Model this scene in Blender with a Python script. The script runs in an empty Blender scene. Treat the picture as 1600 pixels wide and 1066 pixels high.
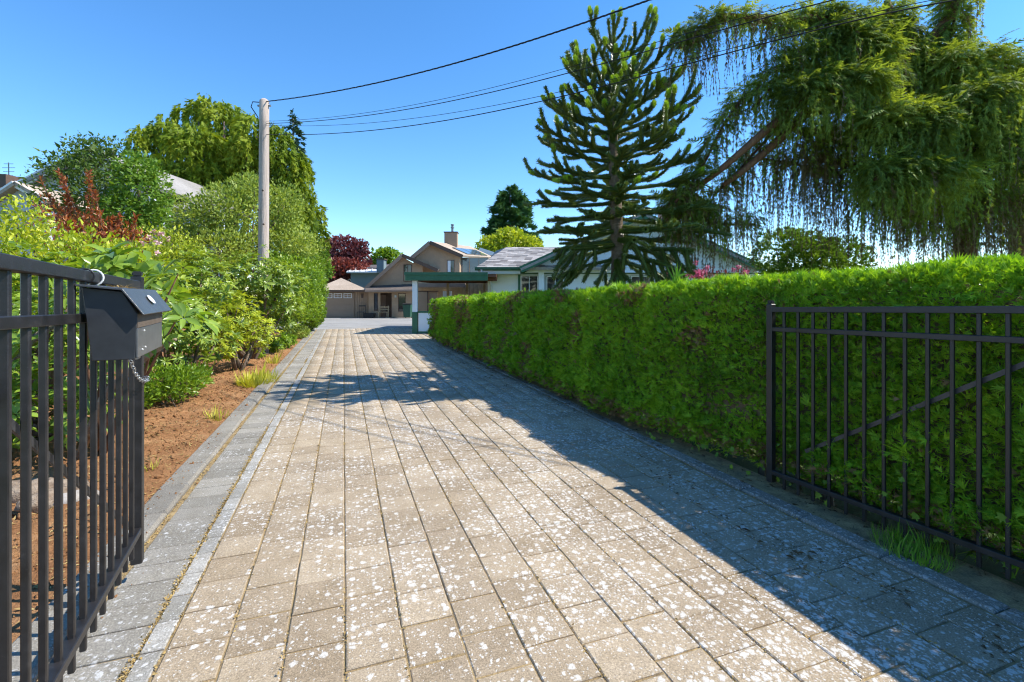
import bpy, bmesh, math, random
import numpy as np
from mathutils import Vector, Matrix

# ------------------------------------------------------------------ camera, sky, sun, exposure
SC = bpy.context.scene
COL = SC.collection
FPX, HOR, EYE = 730.0, 462.0, 1.5            # focal length and horizon row in a 1600 px wide picture, eye height
YAW = math.atan(263 / 730)                   # the drive runs along +Y, the camera looks a little to its right
SN, CS = math.sin(YAW), math.cos(YAW)
cam_d = bpy.data.cameras.new('camera')
cam = bpy.data.objects.new('camera', cam_d)
COL.objects.link(cam)
cam.location = (0, 0, EYE)
cam.rotation_euler = (math.radians(90), 0, -YAW)
cam_d.sensor_width = 36
cam_d.lens = 36 * FPX / 1600
cam_d.shift_y = -(533 - HOR) / 1600
cam_d.clip_start = 0.05
cam_d.clip_end = 3000
SC.camera = cam

SUN_AZ, SUN_EL = math.radians(106.8), math.radians(49.5)     # azimuth from +Y towards +X
world = bpy.data.worlds.new('World')
SC.world = world
world.use_nodes = True
wn = world.node_tree.nodes
sky = wn.new('ShaderNodeTexSky')
sky.sky_type = 'NISHITA'
sky.sun_disc = False
sky.sun_elevation = SUN_EL
sky.sun_rotation = SUN_AZ
sky.altitude = 0
sky.air_density = 1.0
sky.dust_density = 0.0
sky.ozone_density = 5.0
hs = wn.new('ShaderNodeHueSaturation')
hs.inputs['Saturation'].default_value = 1.20
world.node_tree.links.new(sky.outputs[0], hs.inputs['Color'])
world.node_tree.links.new(hs.outputs[0], wn['Background'].inputs[0])
wn['Background'].inputs[1].default_value = 0.13
sun_d = bpy.data.lights.new('sun', 'SUN')
sun_d.energy = 3.7
sun_d.angle = math.radians(0.53)
sun_d.color = (1.0, 0.95, 0.86)
sun = bpy.data.objects.new('sun', sun_d)
COL.objects.link(sun)
SDIR = Vector((math.sin(SUN_AZ) * math.cos(SUN_EL), math.cos(SUN_AZ) * math.cos(SUN_EL), math.sin(SUN_EL)))
sun.rotation_euler = SDIR.to_track_quat('Z', 'Y').to_euler()
sun.location = (20, 10, 30)
vs = SC.view_settings
vs.view_transform = 'Standard'
vs.look = 'None'
vs.exposure = 1.08
vs.gamma = 1.0
vs.use_curve_mapping = False
SC.cycles.use_denoising = True
SC.cycles.max_bounces = 5
SC.cycles.use_adaptive_sampling = True
SC.cycles.adaptive_threshold = 0.02
SC.cycles.filter_width = 1.15
SC.cycles.diffuse_bounces = 4
SC.cycles.transmission_bounces = 4
SC.cycles.transparent_max_bounces = 4

RNG = np.random.default_rng(7)
random.seed(7)

# ------------------------------------------------------------------ geometry helpers
def at(px, py, D):
    """point seen at a picture position, D metres in front of the camera"""
    X = (px - 800) / FPX * D
    return Vector((X * CS + D * SN, -X * SN + D * CS, EYE + (HOR - py) / FPX * D))
RIGHT = Vector((CS, -SN, 0))
FWD = Vector((SN, CS, 0))
def cw(X, D, z=0.0):
    """point X metres right and D metres ahead of the camera, z above the drive"""
    return Vector((X * CS + D * SN, -X * SN + D * CS, z))
def zg(y):
    return -0.013 * min(max(y - 23, 0), 27)

def finish(o, parent=None, smooth=False):
    COL.objects.link(o)
    if parent is not None:
        o.parent = parent
        root = parent
        loc = Vector((0, 0, 0))
        while root is not None:
            if root.type == 'EMPTY':
                loc = root.location.copy()
            root = root.parent
        if parent.type == 'EMPTY':
            o.matrix_parent_inverse = Matrix.Translation(-loc)
    if smooth:
        o.data.polygons.foreach_set('use_smooth', [True] * len(o.data.polygons))
    return o

def mesh_obj(name, V, F, mat, parent=None, smooth=False):
    me = bpy.data.meshes.new(name)
    me.from_pydata([tuple(v) for v in V], [], F)
    me.update()
    if mat is not None:
        me.materials.append(mat)
    return finish(bpy.data.objects.new(name, me), parent, smooth)

def np_obj(name, V, F, mat, parent=None, smooth=False):
    """V (n,3), F (m,k) with one k"""
    V = np.asarray(V, np.float32); F = np.asarray(F, np.int32)
    me = bpy.data.meshes.new(name)
    me.vertices.add(len(V)); me.vertices.foreach_set('co', V.ravel())
    k = F.shape[1]
    me.loops.add(F.size); me.loops.foreach_set('vertex_index', F.ravel())
    me.polygons.add(len(F)); me.polygons.foreach_set('loop_start', np.arange(0, F.size, k, dtype=np.int32))
    me.update(calc_edges=True)
    if mat is not None:
        me.materials.append(mat)
    return finish(bpy.data.objects.new(name, me), parent, smooth)

def thing(name, label, cat, loc, group=None):
    o = bpy.data.objects.new(name, None)
    o.empty_display_size = 0.2
    o.location = loc
    COL.objects.link(o)
    o['label'] = label; o['category'] = cat
    if group: o['group'] = group
    return o
def tag(o, label, cat, group=None):
    o['label'] = label; o['category'] = cat
    if group: o['group'] = group
    return o
def stuff(o):
    o['kind'] = 'stuff'
    return o
def structure(o):
    o['kind'] = 'structure'
    return o

class MB:
    """collects shapes that make ONE mesh"""
    def __init__(s): s.v = []; s.f = []
    def add(s, V, F):
        b = len(s.v); s.v += [Vector(v) for v in V]; s.f += [tuple(i + b for i in f) for f in F]
    def box(s, c, sx, sy, sz, ax=(1, 0, 0), ay=None, az=(0, 0, 1)):
        ax = Vector(ax).normalized(); az = Vector(az).normalized()
        ay = Vector(ay).normalized() if ay is not None else az.cross(ax)
        c = Vector(c)
        V = [c + ax * (i * sx / 2) + ay * (j * sy / 2) + az * (k * sz / 2) for k in (-1, 1) for j in (-1, 1) for i in (-1, 1)]
        s.add(V, [(0, 2, 3, 1), (4, 5, 7, 6), (0, 1, 5, 4), (2, 6, 7, 3), (0, 4, 6, 2), (1, 3, 7, 5)])
    def bar(s, a, b, w, h, up=(0, 0, 1)):
        a = Vector(a); b = Vector(b); d = b - a
        ax = d.normalized(); up = Vector(up)
        ay = up.cross(ax)
        if ay.length < 1e-4: ay = Vector((1, 0, 0)).cross(ax)
        ay.normalize(); az = ax.cross(ay)
        s.box((a + b) / 2, d.length, w, h, ax, ay, az)
    def prism(s, poly, vec):
        """poly: list of points, extruded along vec"""
        n = len(poly); vec = Vector(vec)
        V = [Vector(p) for p in poly] + [Vector(p) + vec for p in poly]
        F = [tuple(range(n))[::-1], tuple(range(n, 2 * n))] + [(i, (i + 1) % n, n + (i + 1) % n, n + i) for i in range(n)]
        s.add(V, F)
    def slab(s, pts, th):
        """four or three corners, thickness th downwards along the face normal"""
        p = [Vector(q) for q in pts]
        n = (p[1] - p[0]).cross(p[2] - p[0]).normalized()
        if n.z < 0: n = -n
        s.prism(p, -n * th)
    def tube(s, path, radii, n=8, cap=True):
        path = [Vector(p) for p in path]
        if not hasattr(radii, '__len__'): radii = [radii] * len(path)
        rings = []
        up = Vector((0.123, 0.31, 1)).normalized()
        base = len(s.v)
        V = []
        for i, p in enumerate(path):
            t = (path[min(i + 1, len(path) - 1)] - path[max(i - 1, 0)])
            t = t.normalized() if t.length > 1e-9 else Vector((0, 0, 1))
            a = up.cross(t)
            if a.length < 0.05: a = Vector((1, 0, 0)).cross(t)
            a.normalize(); b = t.cross(a)
            for k in range(n):
                th = 2 * math.pi * k / n
                V.append(p + (a * math.cos(th) + b * math.sin(th)) * radii[i])
        F = []
        for i in range(len(path) - 1):
            for k in range(n):
                F.append((i * n + k, i * n + (k + 1) % n, (i + 1) * n + (k + 1) % n, (i + 1) * n + k))
        if cap:
            F.append(tuple(range(n))[::-1]); F.append(tuple((len(path) - 1) * n + k for k in range(n)))
        s.add(V, F)
    def build(s, name, mat, parent=None, smooth=False):
        return mesh_obj(name, s.v, s.f, mat, parent, smooth)

def bevel(o, w=0.006, seg=2):
    bm = bmesh.new(); bm.from_mesh(o.data)
    bmesh.ops.recalc_face_normals(bm, faces=bm.faces[:])
    bmesh.ops.bevel(bm, geom=bm.edges[:], offset=w, segments=seg, affect='EDGES', clamp_overlap=True)
    bm.to_mesh(o.data); bm.free()
    return o

def vnoise(x, y, scale, seed):
    """smooth value noise, x and y arrays"""
    r = np.random.default_rng(seed)
    G = r.random((64, 64))
    u = np.asarray(x) * scale; v = np.asarray(y) * scale
    i = np.floor(u).astype(int); j = np.floor(v).astype(int)
    fu = u - i; fv = v - j
    fu = fu * fu * (3 - 2 * fu); fv = fv * fv * (3 - 2 * fv)
    g = lambda a, b: G[a % 64, b % 64]
    return (g(i, j) * (1 - fu) + g(i + 1, j) * fu) * (1 - fv) + (g(i, j + 1) * (1 - fu) + g(i + 1, j + 1) * fu) * fv

def unit(n, rng=RNG):
    d = rng.normal(size=(n, 3)); return d / np.linalg.norm(d, axis=1, keepdims=True)
def nrm(a):
    return a / np.maximum(np.linalg.norm(a, axis=1, keepdims=True), 1e-9)

def scatter(T, F, pos, fwd, up, sc):
    """copies of a small template (x side, y along, z normal) as one vertex/face array"""
    T = np.asarray(T, float); F = np.asarray(F, int)
    fwd = nrm(np.asarray(fwd, float)); up = np.asarray(up, float)
    side = np.cross(fwd, up); bad = np.linalg.norm(side, axis=1) < 1e-3
    side[bad] = np.cross(fwd[bad], np.array([0.3, 1, 0.2]))
    side = nrm(side); up = np.cross(side, fwd)
    sc = np.asarray(sc, float)
    if sc.ndim == 0: sc = np.full(len(pos), float(sc))
    V = np.asarray(pos)[:, None, :] + sc[:, None, None] * (T[None, :, 0:1] * side[:, None, :] + T[None, :, 1:2] * fwd[:, None, :] + T[None, :, 2:3] * up[:, None, :])
    n = len(pos)
    FF = F[None, :, :] + (np.arange(n) * len(T))[:, None, None]
    return V.reshape(-1, 3), FF.reshape(-1, F.shape[1])
def joinvf(parts):
    Vs, Fs, b = [], [], 0
    for V, F in parts:
        Vs.append(V); Fs.append(F + b); b += len(V)
    return np.concatenate(Vs), np.concatenate(Fs)

# leaf templates: length 1 along y
def leaf_t(w=0.45, curl=0.12, fold=0.08):
    T = [(0, 0, 0), (w / 2, 0.42, fold), (0, 1, -curl), (-w / 2, 0.42, fold), (0, 0.5, 0)]
    return T, [(0, 1, 4), (1, 2, 4), (2, 3, 4), (3, 0, 4)]
def leaf2_t(w=0.5, fold=0.1):
    return [(0, 0, 0), (w / 2, 0.45, fold), (0, 1, 0), (-w / 2, 0.45, fold)], [(0, 1, 2), (0, 2, 3)]
def rosette_t(n=9, w=0.34, lift=0.35, seed=1):
    r = random.Random(seed); T = []; F = []
    for i in range(n):
        a = 2 * math.pi * i / n + r.uniform(-.25, .25)
        el = lift + r.uniform(-.45, .45)
        L = r.uniform(.75, 1.05)
        d = Vector((math.cos(a) * math.cos(el), math.sin(el), math.sin(a) * math.cos(el)))
        s = d.cross(Vector((0, 1, 0))).normalized(); nn = s.cross(d)
        if nn.y < 0: nn = -nn
        b = len(T)
        p0 = d * 0.06
        T += [tuple(p0), tuple(d * .36 * L + s * w * .42 * L + nn * .06), tuple(d * .72 * L + s * w * .40 * L + nn * .03), tuple(d * L - nn * .14),
              tuple(d * .72 * L - s * w * .40 * L + nn * .03), tuple(d * .36 * L - s * w * .42 * L + nn * .06), tuple(d * .5 * L)]
        F += [(b, b + 1, b + 6), (b + 1, b + 2, b + 6), (b + 2, b + 3, b + 6), (b + 3, b + 4, b + 6), (b + 4, b + 5, b + 6), (b + 5, b, b + 6)]
    return T, F
def spray_t(n=7, w=0.12, spread=0.9, seed=3, droop=0.1):
    """flat fan of narrow leaflets"""
    r = random.Random(seed); T = []; F = []
    for i in range(n):
        t = i / (n - 1)
        y0 = 0.05 + 0.5 * abs(2 * t - 1) * 0 + r.uniform(0, .35)
        a = (t - .5) * 2 * spread + r.uniform(-.15, .15)
        L = (1 - y0) * r.uniform(.7, 1.0)
        d = Vector((math.sin(a), math.cos(a), r.uniform(-.25, .25) - droop)); s = Vector((math.cos(a), -math.sin(a), r.uniform(-.3, .3)))
        p = Vector((0, y0, 0)); b = len(T)
        T += [tuple(p - s * w * .5), tuple(p + s * w * .5), tuple(p + d * L)]
        F += [(b, b + 1, b + 2)]
    return T, F
def frond_t(n=7, w=0.13, seed=5, droop=.35):
    """feathery conifer frond: a drooping stalk with narrow leaflets on both sides"""
    r = random.Random(seed); T = []; F = []
    for i in range(n):
        t = i / n
        p = Vector((0, t, -droop * t * t))
        for sd in (-1, 1):
            a = sd * (1.0 - .45 * t + r.uniform(-.15, .15)); Ln = (.42 - .22 * t) * r.uniform(.8, 1.2)
            d = Vector((math.sin(a), math.cos(a), -.35 + r.uniform(-.2, .2))); s = Vector((math.cos(a), -math.sin(a), 0))
            b = len(T); T += [tuple(p - s * w * .5), tuple(p + s * w * .5), tuple(p + d * Ln)]; F.append((b, b + 1, b + 2))
    b = len(T); T += [(-w * .4, .8, -droop * .64), (w * .4, .8, -droop * .64), (0, 1.15, -droop * 1.3)]; F.append((b, b + 1, b + 2))
    return T, F
# ------------------------------------------------------------------ materials
def new_mat(name):
    m = bpy.data.materials.new(name); m.use_nodes = True
    nt = m.node_tree; nt.nodes.clear()
    out = nt.nodes.new('ShaderNodeOutputMaterial')
    return m, nt, out
def nd(nt, kind, **kw):
    n = nt.nodes.new(kind)
    for k, v in kw.items():
        if k.startswith('i_'):
            n.inputs[k[2:].replace('_', ' ')].default_value = v
        else:
            setattr(n, k, v)
    return n
def ramp(nt, fac, stops, interp='LINEAR'):
    r = nt.nodes.new('ShaderNodeValToRGB')
    e = r.color_ramp; e.interpolation = interp
    while len(e.elements) < len(stops): e.elements.new(0.5)
    for el, (p, c) in zip(e.elements, stops):
        el.position = p; el.color = (c[0], c[1], c[2], 1) if hasattr(c, '__len__') else (c, c, c, 1)
    nt.links.new(fac, r.inputs[0])
    return r.outputs[0]
def mix(nt, fac, a, b, blend='MIX'):
    m = nt.nodes.new('ShaderNodeMix'); m.data_type = 'RGBA'; m.blend_type = blend
    for sock, val in ((m.inputs[0], fac), (m.inputs[6], a), (m.inputs[7], b)):
        if hasattr(val, 'is_linked') or hasattr(val, 'links'): nt.links.new(val, sock)
        elif hasattr(val, '__len__'): sock.default_value = (val[0], val[1], val[2], 1)
        else: sock.default_value = val
    return m.outputs[2]
def math_n(nt, op, a, b=None):
    m = nt.nodes.new('ShaderNodeMath'); m.operation = op
    for s, v in ((m.inputs[0], a), (m.inputs[1], b)):
        if v is None: continue
        if hasattr(v, 'links'): nt.links.new(v, s)
        else: s.default_value = v
    return m.outputs[0]
def noise(nt, vec, scale, detail=4, rough=0.55):
    n = nd(nt, 'ShaderNodeTexNoise'); n.inputs['Scale'].default_value = scale
    n.inputs['Detail'].default_value = detail; n.inputs['Roughness'].default_value = rough
    if vec is not None: nt.links.new(vec, n.inputs['Vector'])
    return n.outputs['Fac']
def geo_pos(nt):
    return nt.nodes.new('ShaderNodeNewGeometry').outputs['Position']
def principled(nt, out, color, rough=0.6, spec=0.4, metal=0.0, bump=None, bump_d=0.02, bump_s=0.5):
    p = nt.nodes.new('ShaderNodeBsdfPrincipled')
    if hasattr(color, 'links'): nt.links.new(color, p.inputs['Base Color'])
    else: p.inputs['Base Color'].default_value = (*color, 1)
    if hasattr(rough, 'links'): nt.links.new(rough, p.inputs['Roughness'])
    else: p.inputs['Roughness'].default_value = rough
    p.inputs['Specular IOR Level'].default_value = spec
    p.inputs['Metallic'].default_value = metal
    if bump is not None:
        b = nt.nodes.new('ShaderNodeBump'); b.inputs['Distance'].default_value = bump_d; b.inputs['Strength'].default_value = bump_s
        nt.links.new(bump, b.inputs['Height']); nt.links.new(b.outputs[0], p.inputs['Normal'])
    nt.links.new(p.outputs[0], out.inputs[0])
    return p

def leaf_mat(name, cols, trans=0.35, tcol=None, rough=0.45, spec=0.35, patch=0.5, pscale=1.2):
    """leaf: colour differs from leaf to leaf and from patch to patch; light shines through"""
    m, nt, out = new_mat(name)
    g = nt.nodes.new('ShaderNodeNewGeometry')
    n = noise(nt, g.outputs['Position'], pscale, 2)
    f = math_n(nt, 'ADD', math_n(nt, 'MULTIPLY', g.outputs['Random Per Island'], 1 - patch),
               math_n(nt, 'MULTIPLY', math_n(nt, 'MULTIPLY_ADD', n, 2.2), patch))
    f2 = nt.nodes.new('ShaderNodeClamp'); nt.links.new(f, f2.inputs[0])
    k = len(cols)
    c = ramp(nt, f2.outputs[0], [(i / (k - 1), cc) for i, cc in enumerate(cols)])
    p = nt.nodes.new('ShaderNodeBsdfPrincipled')
    nt.links.new(c, p.inputs['Base Color']); p.inputs['Roughness'].default_value = rough
    p.inputs['Specular IOR Level'].default_value = spec
    t = nt.nodes.new('ShaderNodeBsdfTranslucent')
    tc = mix(nt, 1.0, c, tcol or (1.35, 1.25, 0.5), 'MULTIPLY')
    nt.links.new(tc, t.inputs[0])
    ms = nt.nodes.new('ShaderNodeMixShader'); ms.inputs[0].default_value = trans
    nt.links.new(p.outputs[0], ms.inputs[1]); nt.links.new(t.outputs[0], ms.inputs[2])
    nt.links.new(ms.outputs[0], out.inputs[0])
    return m
def _fix_madd(m):
    for n in m.node_tree.nodes:
        if n.type == 'MATH' and n.operation == 'MULTIPLY_ADD':
            n.inputs[1].default_value = 2.2; n.inputs[2].default_value = -0.6
    return m

def flat(name, col, rough=0.6, spec=0.4, var=0.12, scale=6, metal=0.0, bump=0.0, bscale=60):
    """painted or plain surface with faint uneven wear"""
    m, nt, out = new_mat(name)
    pos = geo_pos(nt)
    n = noise(nt, pos, scale, 5, 0.6)
    c = ramp(nt, n, [(0.25, tuple(x * (1 - var) for x in col)), (0.75, tuple(min(x * (1 + var), 1) for x in col))])
    b = noise(nt, pos, bscale, 3) if bump else None
    principled(nt, out, c, rough, spec, metal, b, 0.01, bump)
    return m
def bark(name, a, b, scale=9, zs=0.18):
    m, nt, out = new_mat(name)
    mp = nd(nt, 'ShaderNodeMapping'); mp.inputs['Scale'].default_value = (1, 1, zs)
    nt.links.new(geo_pos(nt), mp.inputs[0])
    n = noise(nt, mp.outputs[0], scale, 6, 0.65)
    c = ramp(nt, n, [(0.3, a), (0.7, b)])
    principled(nt, out, c, 0.85, 0.2, 0, n, 0.04, 0.9)
    return m
def glass(name, col=(0.02, 0.025, 0.03), rough=0.04):
    m, nt, out = new_mat(name)
    principled(nt, out, col, rough, 0.9)
    return m

def paver_mat(name, base_a, base_b, lichen, dens, spot=1.0):
    m, nt, out = new_mat(name)
    g = nt.nodes.new('ShaderNodeNewGeometry'); oi = nt.nodes.new('ShaderNodeObjectInfo')
    pos = g.outputs['Position']
    rnd = math_n(nt, 'FRACT', math_n(nt, 'ADD', g.outputs['Random Per Island'], oi.outputs['Random']))
    c = ramp(nt, rnd, [(0, base_a), (1, base_b)])
    fine = noise(nt, pos, 130, 4, 0.75)                                  # exposed aggregate
    c = mix(nt, 0.75, c, ramp(nt, fine, [(0.28, 0.30), (0.5, 0.95), (0.70, 1.65)]), 'MULTIPLY')
    big = noise(nt, pos, 1.3, 4, 0.6)
    c = mix(nt, 0.6, c, ramp(nt, big, [(0.3, (0.78, 0.76, 0.74)), (0.7, (1.15, 1.13, 1.08))]), 'MULTIPLY')
    stain = noise(nt, pos, 7, 4, 0.6)
    c = mix(nt, 0.5, c, ramp(nt, stain, [(0.3, (0.72, 0.68, 0.6)), (0.6, (1.05, 1.05, 1.05))]), 'MULTIPLY')
    # lichen: roundish pale spots of uneven size, in drifts
    wob = nd(nt, 'ShaderNodeTexNoise'); wob.inputs['Scale'].default_value = 38; wob.inputs['Detail'].default_value = 3
    nt.links.new(pos, wob.inputs['Vector'])
    vm = nd(nt, 'ShaderNodeVectorMath', operation='MULTIPLY_ADD')
    nt.links.new(wob.outputs['Color'], vm.inputs[0]); vm.inputs[1].default_value = (0.028,) * 3; nt.links.new(pos, vm.inputs[2])
    masks = []
    drift = ramp(nt, noise(nt, pos, 1.1, 4, 0.6), [(0.28, 0.18), (0.72, 0.82)])
    sx = nd(nt, 'ShaderNodeSeparateXYZ'); nt.links.new(pos, sx.inputs[0])
    tor = nd(nt, 'ShaderNodeMapRange'); nt.links.new(sx.outputs[0], tor.inputs[0])
    tor.inputs[1].default_value = -1.2; tor.inputs[2].default_value = 1.6; tor.inputs[3].default_value = -0.13; tor.inputs[4].default_value = 0.10
    drift = math_n(nt, 'ADD', drift, tor.outputs[0])
    for sc, size in ((17 / spot, 0.34), (36 / spot, 0.36), (75 / spot, 0.33)):
        v = nd(nt, 'ShaderNodeTexVoronoi'); v.voronoi_dimensions = '2D'; v.inputs['Scale'].default_value = sc
        nt.links.new(vm.outputs[0], v.inputs['Vector'])
        sep = nd(nt, 'ShaderNodeSeparateColor'); nt.links.new(v.outputs['Color'], sep.inputs[0])
        # radius grows with drift, and many cells stay empty
        rad = math_n(nt, 'MULTIPLY', math_n(nt, 'SUBTRACT', math_n(nt, 'ADD', drift, math_n(nt, 'MULTIPLY', sep.outputs[0], 0.9)), 1.17 - dens), size * 2.2)
        rad = math_n(nt, 'MINIMUM', rad, size)
        d = math_n(nt, 'SUBTRACT', rad, v.outputs['Distance'])
        masks.append(ramp(nt, d, [(0.0, 0), (0.13, 1)]))
    mk = math_n(nt, 'MAXIMUM', math_n(nt, 'MAXIMUM', masks[0], masks[1]), masks[2])
    mk = math_n(nt, 'MULTIPLY', mk, ramp(nt, noise(nt, pos, 120, 3, 0.7), [(0.3, 0.25), (0.55, 0.92)]))
    c = mix(nt, mk, c, lichen)
    # sides of the blocks carry no lichen: top faces only differ by geometry, so nothing more here
    bmp = math_n(nt, 'ADD', fine, math_n(nt, 'MULTIPLY', mk, 0.4))
    principled(nt, out, c, 0.85, 0.25, 0, bmp, 0.006, 0.55)
    return m

M = {}
M['paver'] = paver_mat('tan_concrete_paver', (0.30, 0.235, 0.160), (0.395, 0.32, 0.228), (0.62, 0.60, 0.56), 0.29, 1.0)
M['slab'] = paver_mat('grey_concrete_slab', (0.215, 0.20, 0.17), (0.31, 0.288, 0.248), (0.52, 0.51, 0.49), 0.26, 0.8)
M['edging'] = paver_mat('pale_edging_stone', (0.26, 0.25, 0.225), (0.37, 0.355, 0.325), (0.58, 0.57, 0.55), 0.28, 0.7)
M['kerb'] = paver_mat('kerb_concrete', (0.19, 0.175, 0.15), (0.27, 0.25, 0.215), (0.46, 0.45, 0.43), 0.2, 0.7)

def joint_mat():
    m, nt, out = new_mat('mossy_joint_sand')
    pos = geo_pos(nt)
    n = noise(nt, pos, 9, 5, 0.65); n2 = noise(nt, pos, 90, 4, 0.7)
    c = ramp(nt, n, [(0.3, (0.20, 0.15, 0.09)), (0.5, (0.33, 0.24, 0.125)), (0.7, (0.47, 0.345, 0.17))])
    c = mix(nt, 0.6, c, ramp(nt, n2, [(0.3, 0.4), (0.7, 1.4)]), 'MULTIPLY')
    principled(nt, out, c, 0.95, 0.1, 0, n2, 0.01, 1.0)
    return m
M['joint'] = joint_mat()
def soil_mat():
    m, nt, out = new_mat('reddish_soil')
    pos = geo_pos(nt)
    n = noise(nt, pos, 3.0, 5, 0.65); n2 = noise(nt, pos, 45, 5, 0.75); n3 = noise(nt, pos, 160, 3, 0.7)
    c = ramp(nt, n, [(0.3, (0.25, 0.115, 0.05)), (0.55, (0.38, 0.195, 0.088)), (0.75, (0.47, 0.27, 0.135))])
    c = mix(nt, 0.75, c, ramp(nt, n2, [(0.3, 0.45), (0.5, 1.0), (0.7, 1.45)]), 'MULTIPLY')
    c = mix(nt, ramp(nt, n3, [(0.68, 0), (0.74, 0.75)]), c, (0.52, 0.38, 0.22))
    principled(nt, out, c, 0.95, 0.1, 0, math_n(nt, 'ADD', n2, math_n(nt, 'MULTIPLY', n3, 0.5)), 0.03, 0.9)
    return m
M['soil'] = soil_mat()
def speckle(name, a, b, scale=120, bump=0.4):
    m, nt, out = new_mat(name)
    pos = geo_pos(nt)
    n = noise(nt, pos, scale, 4, 0.7); w = noise(nt, pos, 0.7, 5, 0.6)
    c = mix(nt, 0.7, ramp(nt, w, [(0.3, a), (0.7, b)]), ramp(nt, n, [(0.3, 0.65), (0.7, 1.3)]), 'MULTIPLY')
    principled(nt, out, c, 0.9, 0.2, 0, n, 0.008, bump)
    return m
M['forecourt'] = speckle('pale_forecourt', (0.25, 0.24, 0.222), (0.33, 0.315, 0.29), 70)
M['lawn'] = speckle('dry_lawn', (0.06, 0.10, 0.025), (0.13, 0.15, 0.05), 30, 0.8)

def iron_mat():
    m, nt, out = new_mat('dark_powder_coated_steel')
    pos = geo_pos(nt)
    n = noise(nt, pos, 14, 6, 0.65); n2 = noise(nt, pos, 180, 3, 0.7)
    c = ramp(nt, n, [(0.3, (0.010, 0.009, 0.009)), (0.62, (0.020, 0.018, 0.018)), (0.8, (0.05, 0.045, 0.042))])
    c = mix(nt, ramp(nt, n2, [(0.66, 0), (0.75, 0.35)]), c, (0.2, 0.19, 0.18))
    principled(nt, out, c, ramp(nt, n, [(0.3, 0.34), (0.7, 0.5)]), 0.6, 0, n2, 0.002, 0.3)
    return m
M['iron'] = iron_mat()
M['mailbox'] = flat('mailbox_charcoal_paint', (0.030, 0.032, 0.036), 0.46, 0.45, 0.25, 20, 0, 0.12, 600)
M['mailbox_lid'] = flat('mailbox_lid_paint', (0.055, 0.06, 0.068), 0.36, 0.5, 0.2, 18, 0, 0.15, 160)
M['steel'] = flat('brushed_steel_plate', (0.34, 0.34, 0.34), 0.42, 0.5, 0.15, 25, 0.7)
M['slotbrown'] = flat('mailbox_slot_brown', (0.12, 0.09, 0.065), 0.6, 0.4, 0.2, 20)
M['white'] = flat('white_plastic', (0.78, 0.78, 0.76), 0.5, 0.4, 0.05, 20)
M['chain'] = flat('galvanised_chain', (0.45, 0.45, 0.44), 0.35, 0.5, 0.2, 60, 0.85)
M['wire'] = flat('black_cable', (0.018, 0.018, 0.02), 0.6, 0.3, 0.1)
M['pole'] = bark('weathered_pole_wood', (0.36, 0.285, 0.235), (0.56, 0.47, 0.41), 14, 0.06)
M['bark'] = bark('grey_brown_bark', (0.09, 0.065, 0.045), (0.21, 0.16, 0.115), 12, 0.3)
M['barkred'] = bark('red_brown_bark', (0.11, 0.055, 0.032), (0.24, 0.13, 0.08), 12, 0.25)
M['barkpuzzle'] = bark('ringed_araucaria_bark', (0.10, 0.075, 0.05), (0.22, 0.17, 0.12), 12, 2.2)
M['twig'] = bark('dry_twigs', (0.10, 0.065, 0.035), (0.20, 0.135, 0.075), 20, 0.5)
M['log'] = bark('weathered_log', (0.16, 0.11, 0.075), (0.36, 0.29, 0.22), 14, 1)
M['rock'] = speckle('grey_rock', (0.20, 0.18, 0.16), (0.36, 0.33, 0.30), 40)

def L(name, cols, *a, gain=1.7, **k):
    cols = [tuple(min(x * gain, .72) for x in c) for c in cols]
    return _fix_madd(leaf_mat(name, cols, *a, **k))
M['hedge'] = L('cedar_hedge_foliage', [(0.030, 0.070, 0.008), (0.072, 0.145, 0.012), (0.11, 0.19, 0.014), (0.17, 0.24, 0.018)], 0.42, (1.4, 1.25, 0.25), 0.5, 0.2, 0.5, 2.2, gain=2.75)
M['hedge_dry'] = L('dry_cedar_sprays', [(0.12, 0.07, 0.03), (0.22, 0.14, 0.06)], 0.2, (1.1, 1, .8))
M['rhodo'] = L('rhododendron_leaf', [(0.028, 0.052, 0.010), (0.085, 0.135, 0.016), (0.16, 0.215, 0.026), (0.27, 0.30, 0.04)], 0.34, (1.3, 1.25, 0.35), 0.32, 0.5, 0.4, 1.5)
M['rhodo_big'] = L('large_glossy_leaf', [(0.045, 0.085, 0.014), (0.12, 0.19, 0.024), (0.22, 0.29, 0.04)], 0.36, (1.3, 1.3, 0.35), 0.28, 0.5, 0.3, 2)
M['yellow'] = L('yellow_green_leaf', [(0.06, 0.085, 0.010), (0.17, 0.22, 0.016), (0.29, 0.32, 0.022), (0.40, 0.38, 0.045)], 0.38, (1.2, 1.15, 0.4), 0.4, 0.35, 0.45, 1.8)
M['laurel'] = L('laurel_leaf', [(0.035, 0.075, 0.010), (0.11, 0.185, 0.016), (0.22, 0.29, 0.026)], 0.42, (1.3, 1.25, 0.35), 0.35, 0.45, 0.45, 1.2)
M['dark'] = L('dark_glossy_leaf', [(0.030, 0.052, 0.012), (0.052, 0.090, 0.017), (0.10, 0.14, 0.035)], 0.3, (1.2, 1.2, .5), 0.5, 0.15, 0.4, 1.0)
M['mid'] = L('mid_green_leaf', [(0.04, 0.085, 0.012), (0.08, 0.15, 0.018), (0.15, 0.22, 0.03)], 0.36, None, 0.5, 0.2, 0.4, 1.0)
M['olive'] = L('olive_pale_leaf', [(0.09, 0.13, 0.022), (0.18, 0.23, 0.038), (0.29, 0.32, 0.075)], 0.38, (1.15, 1.1, 0.5), 0.5, 0.3, 0.4, 0.8)
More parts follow.
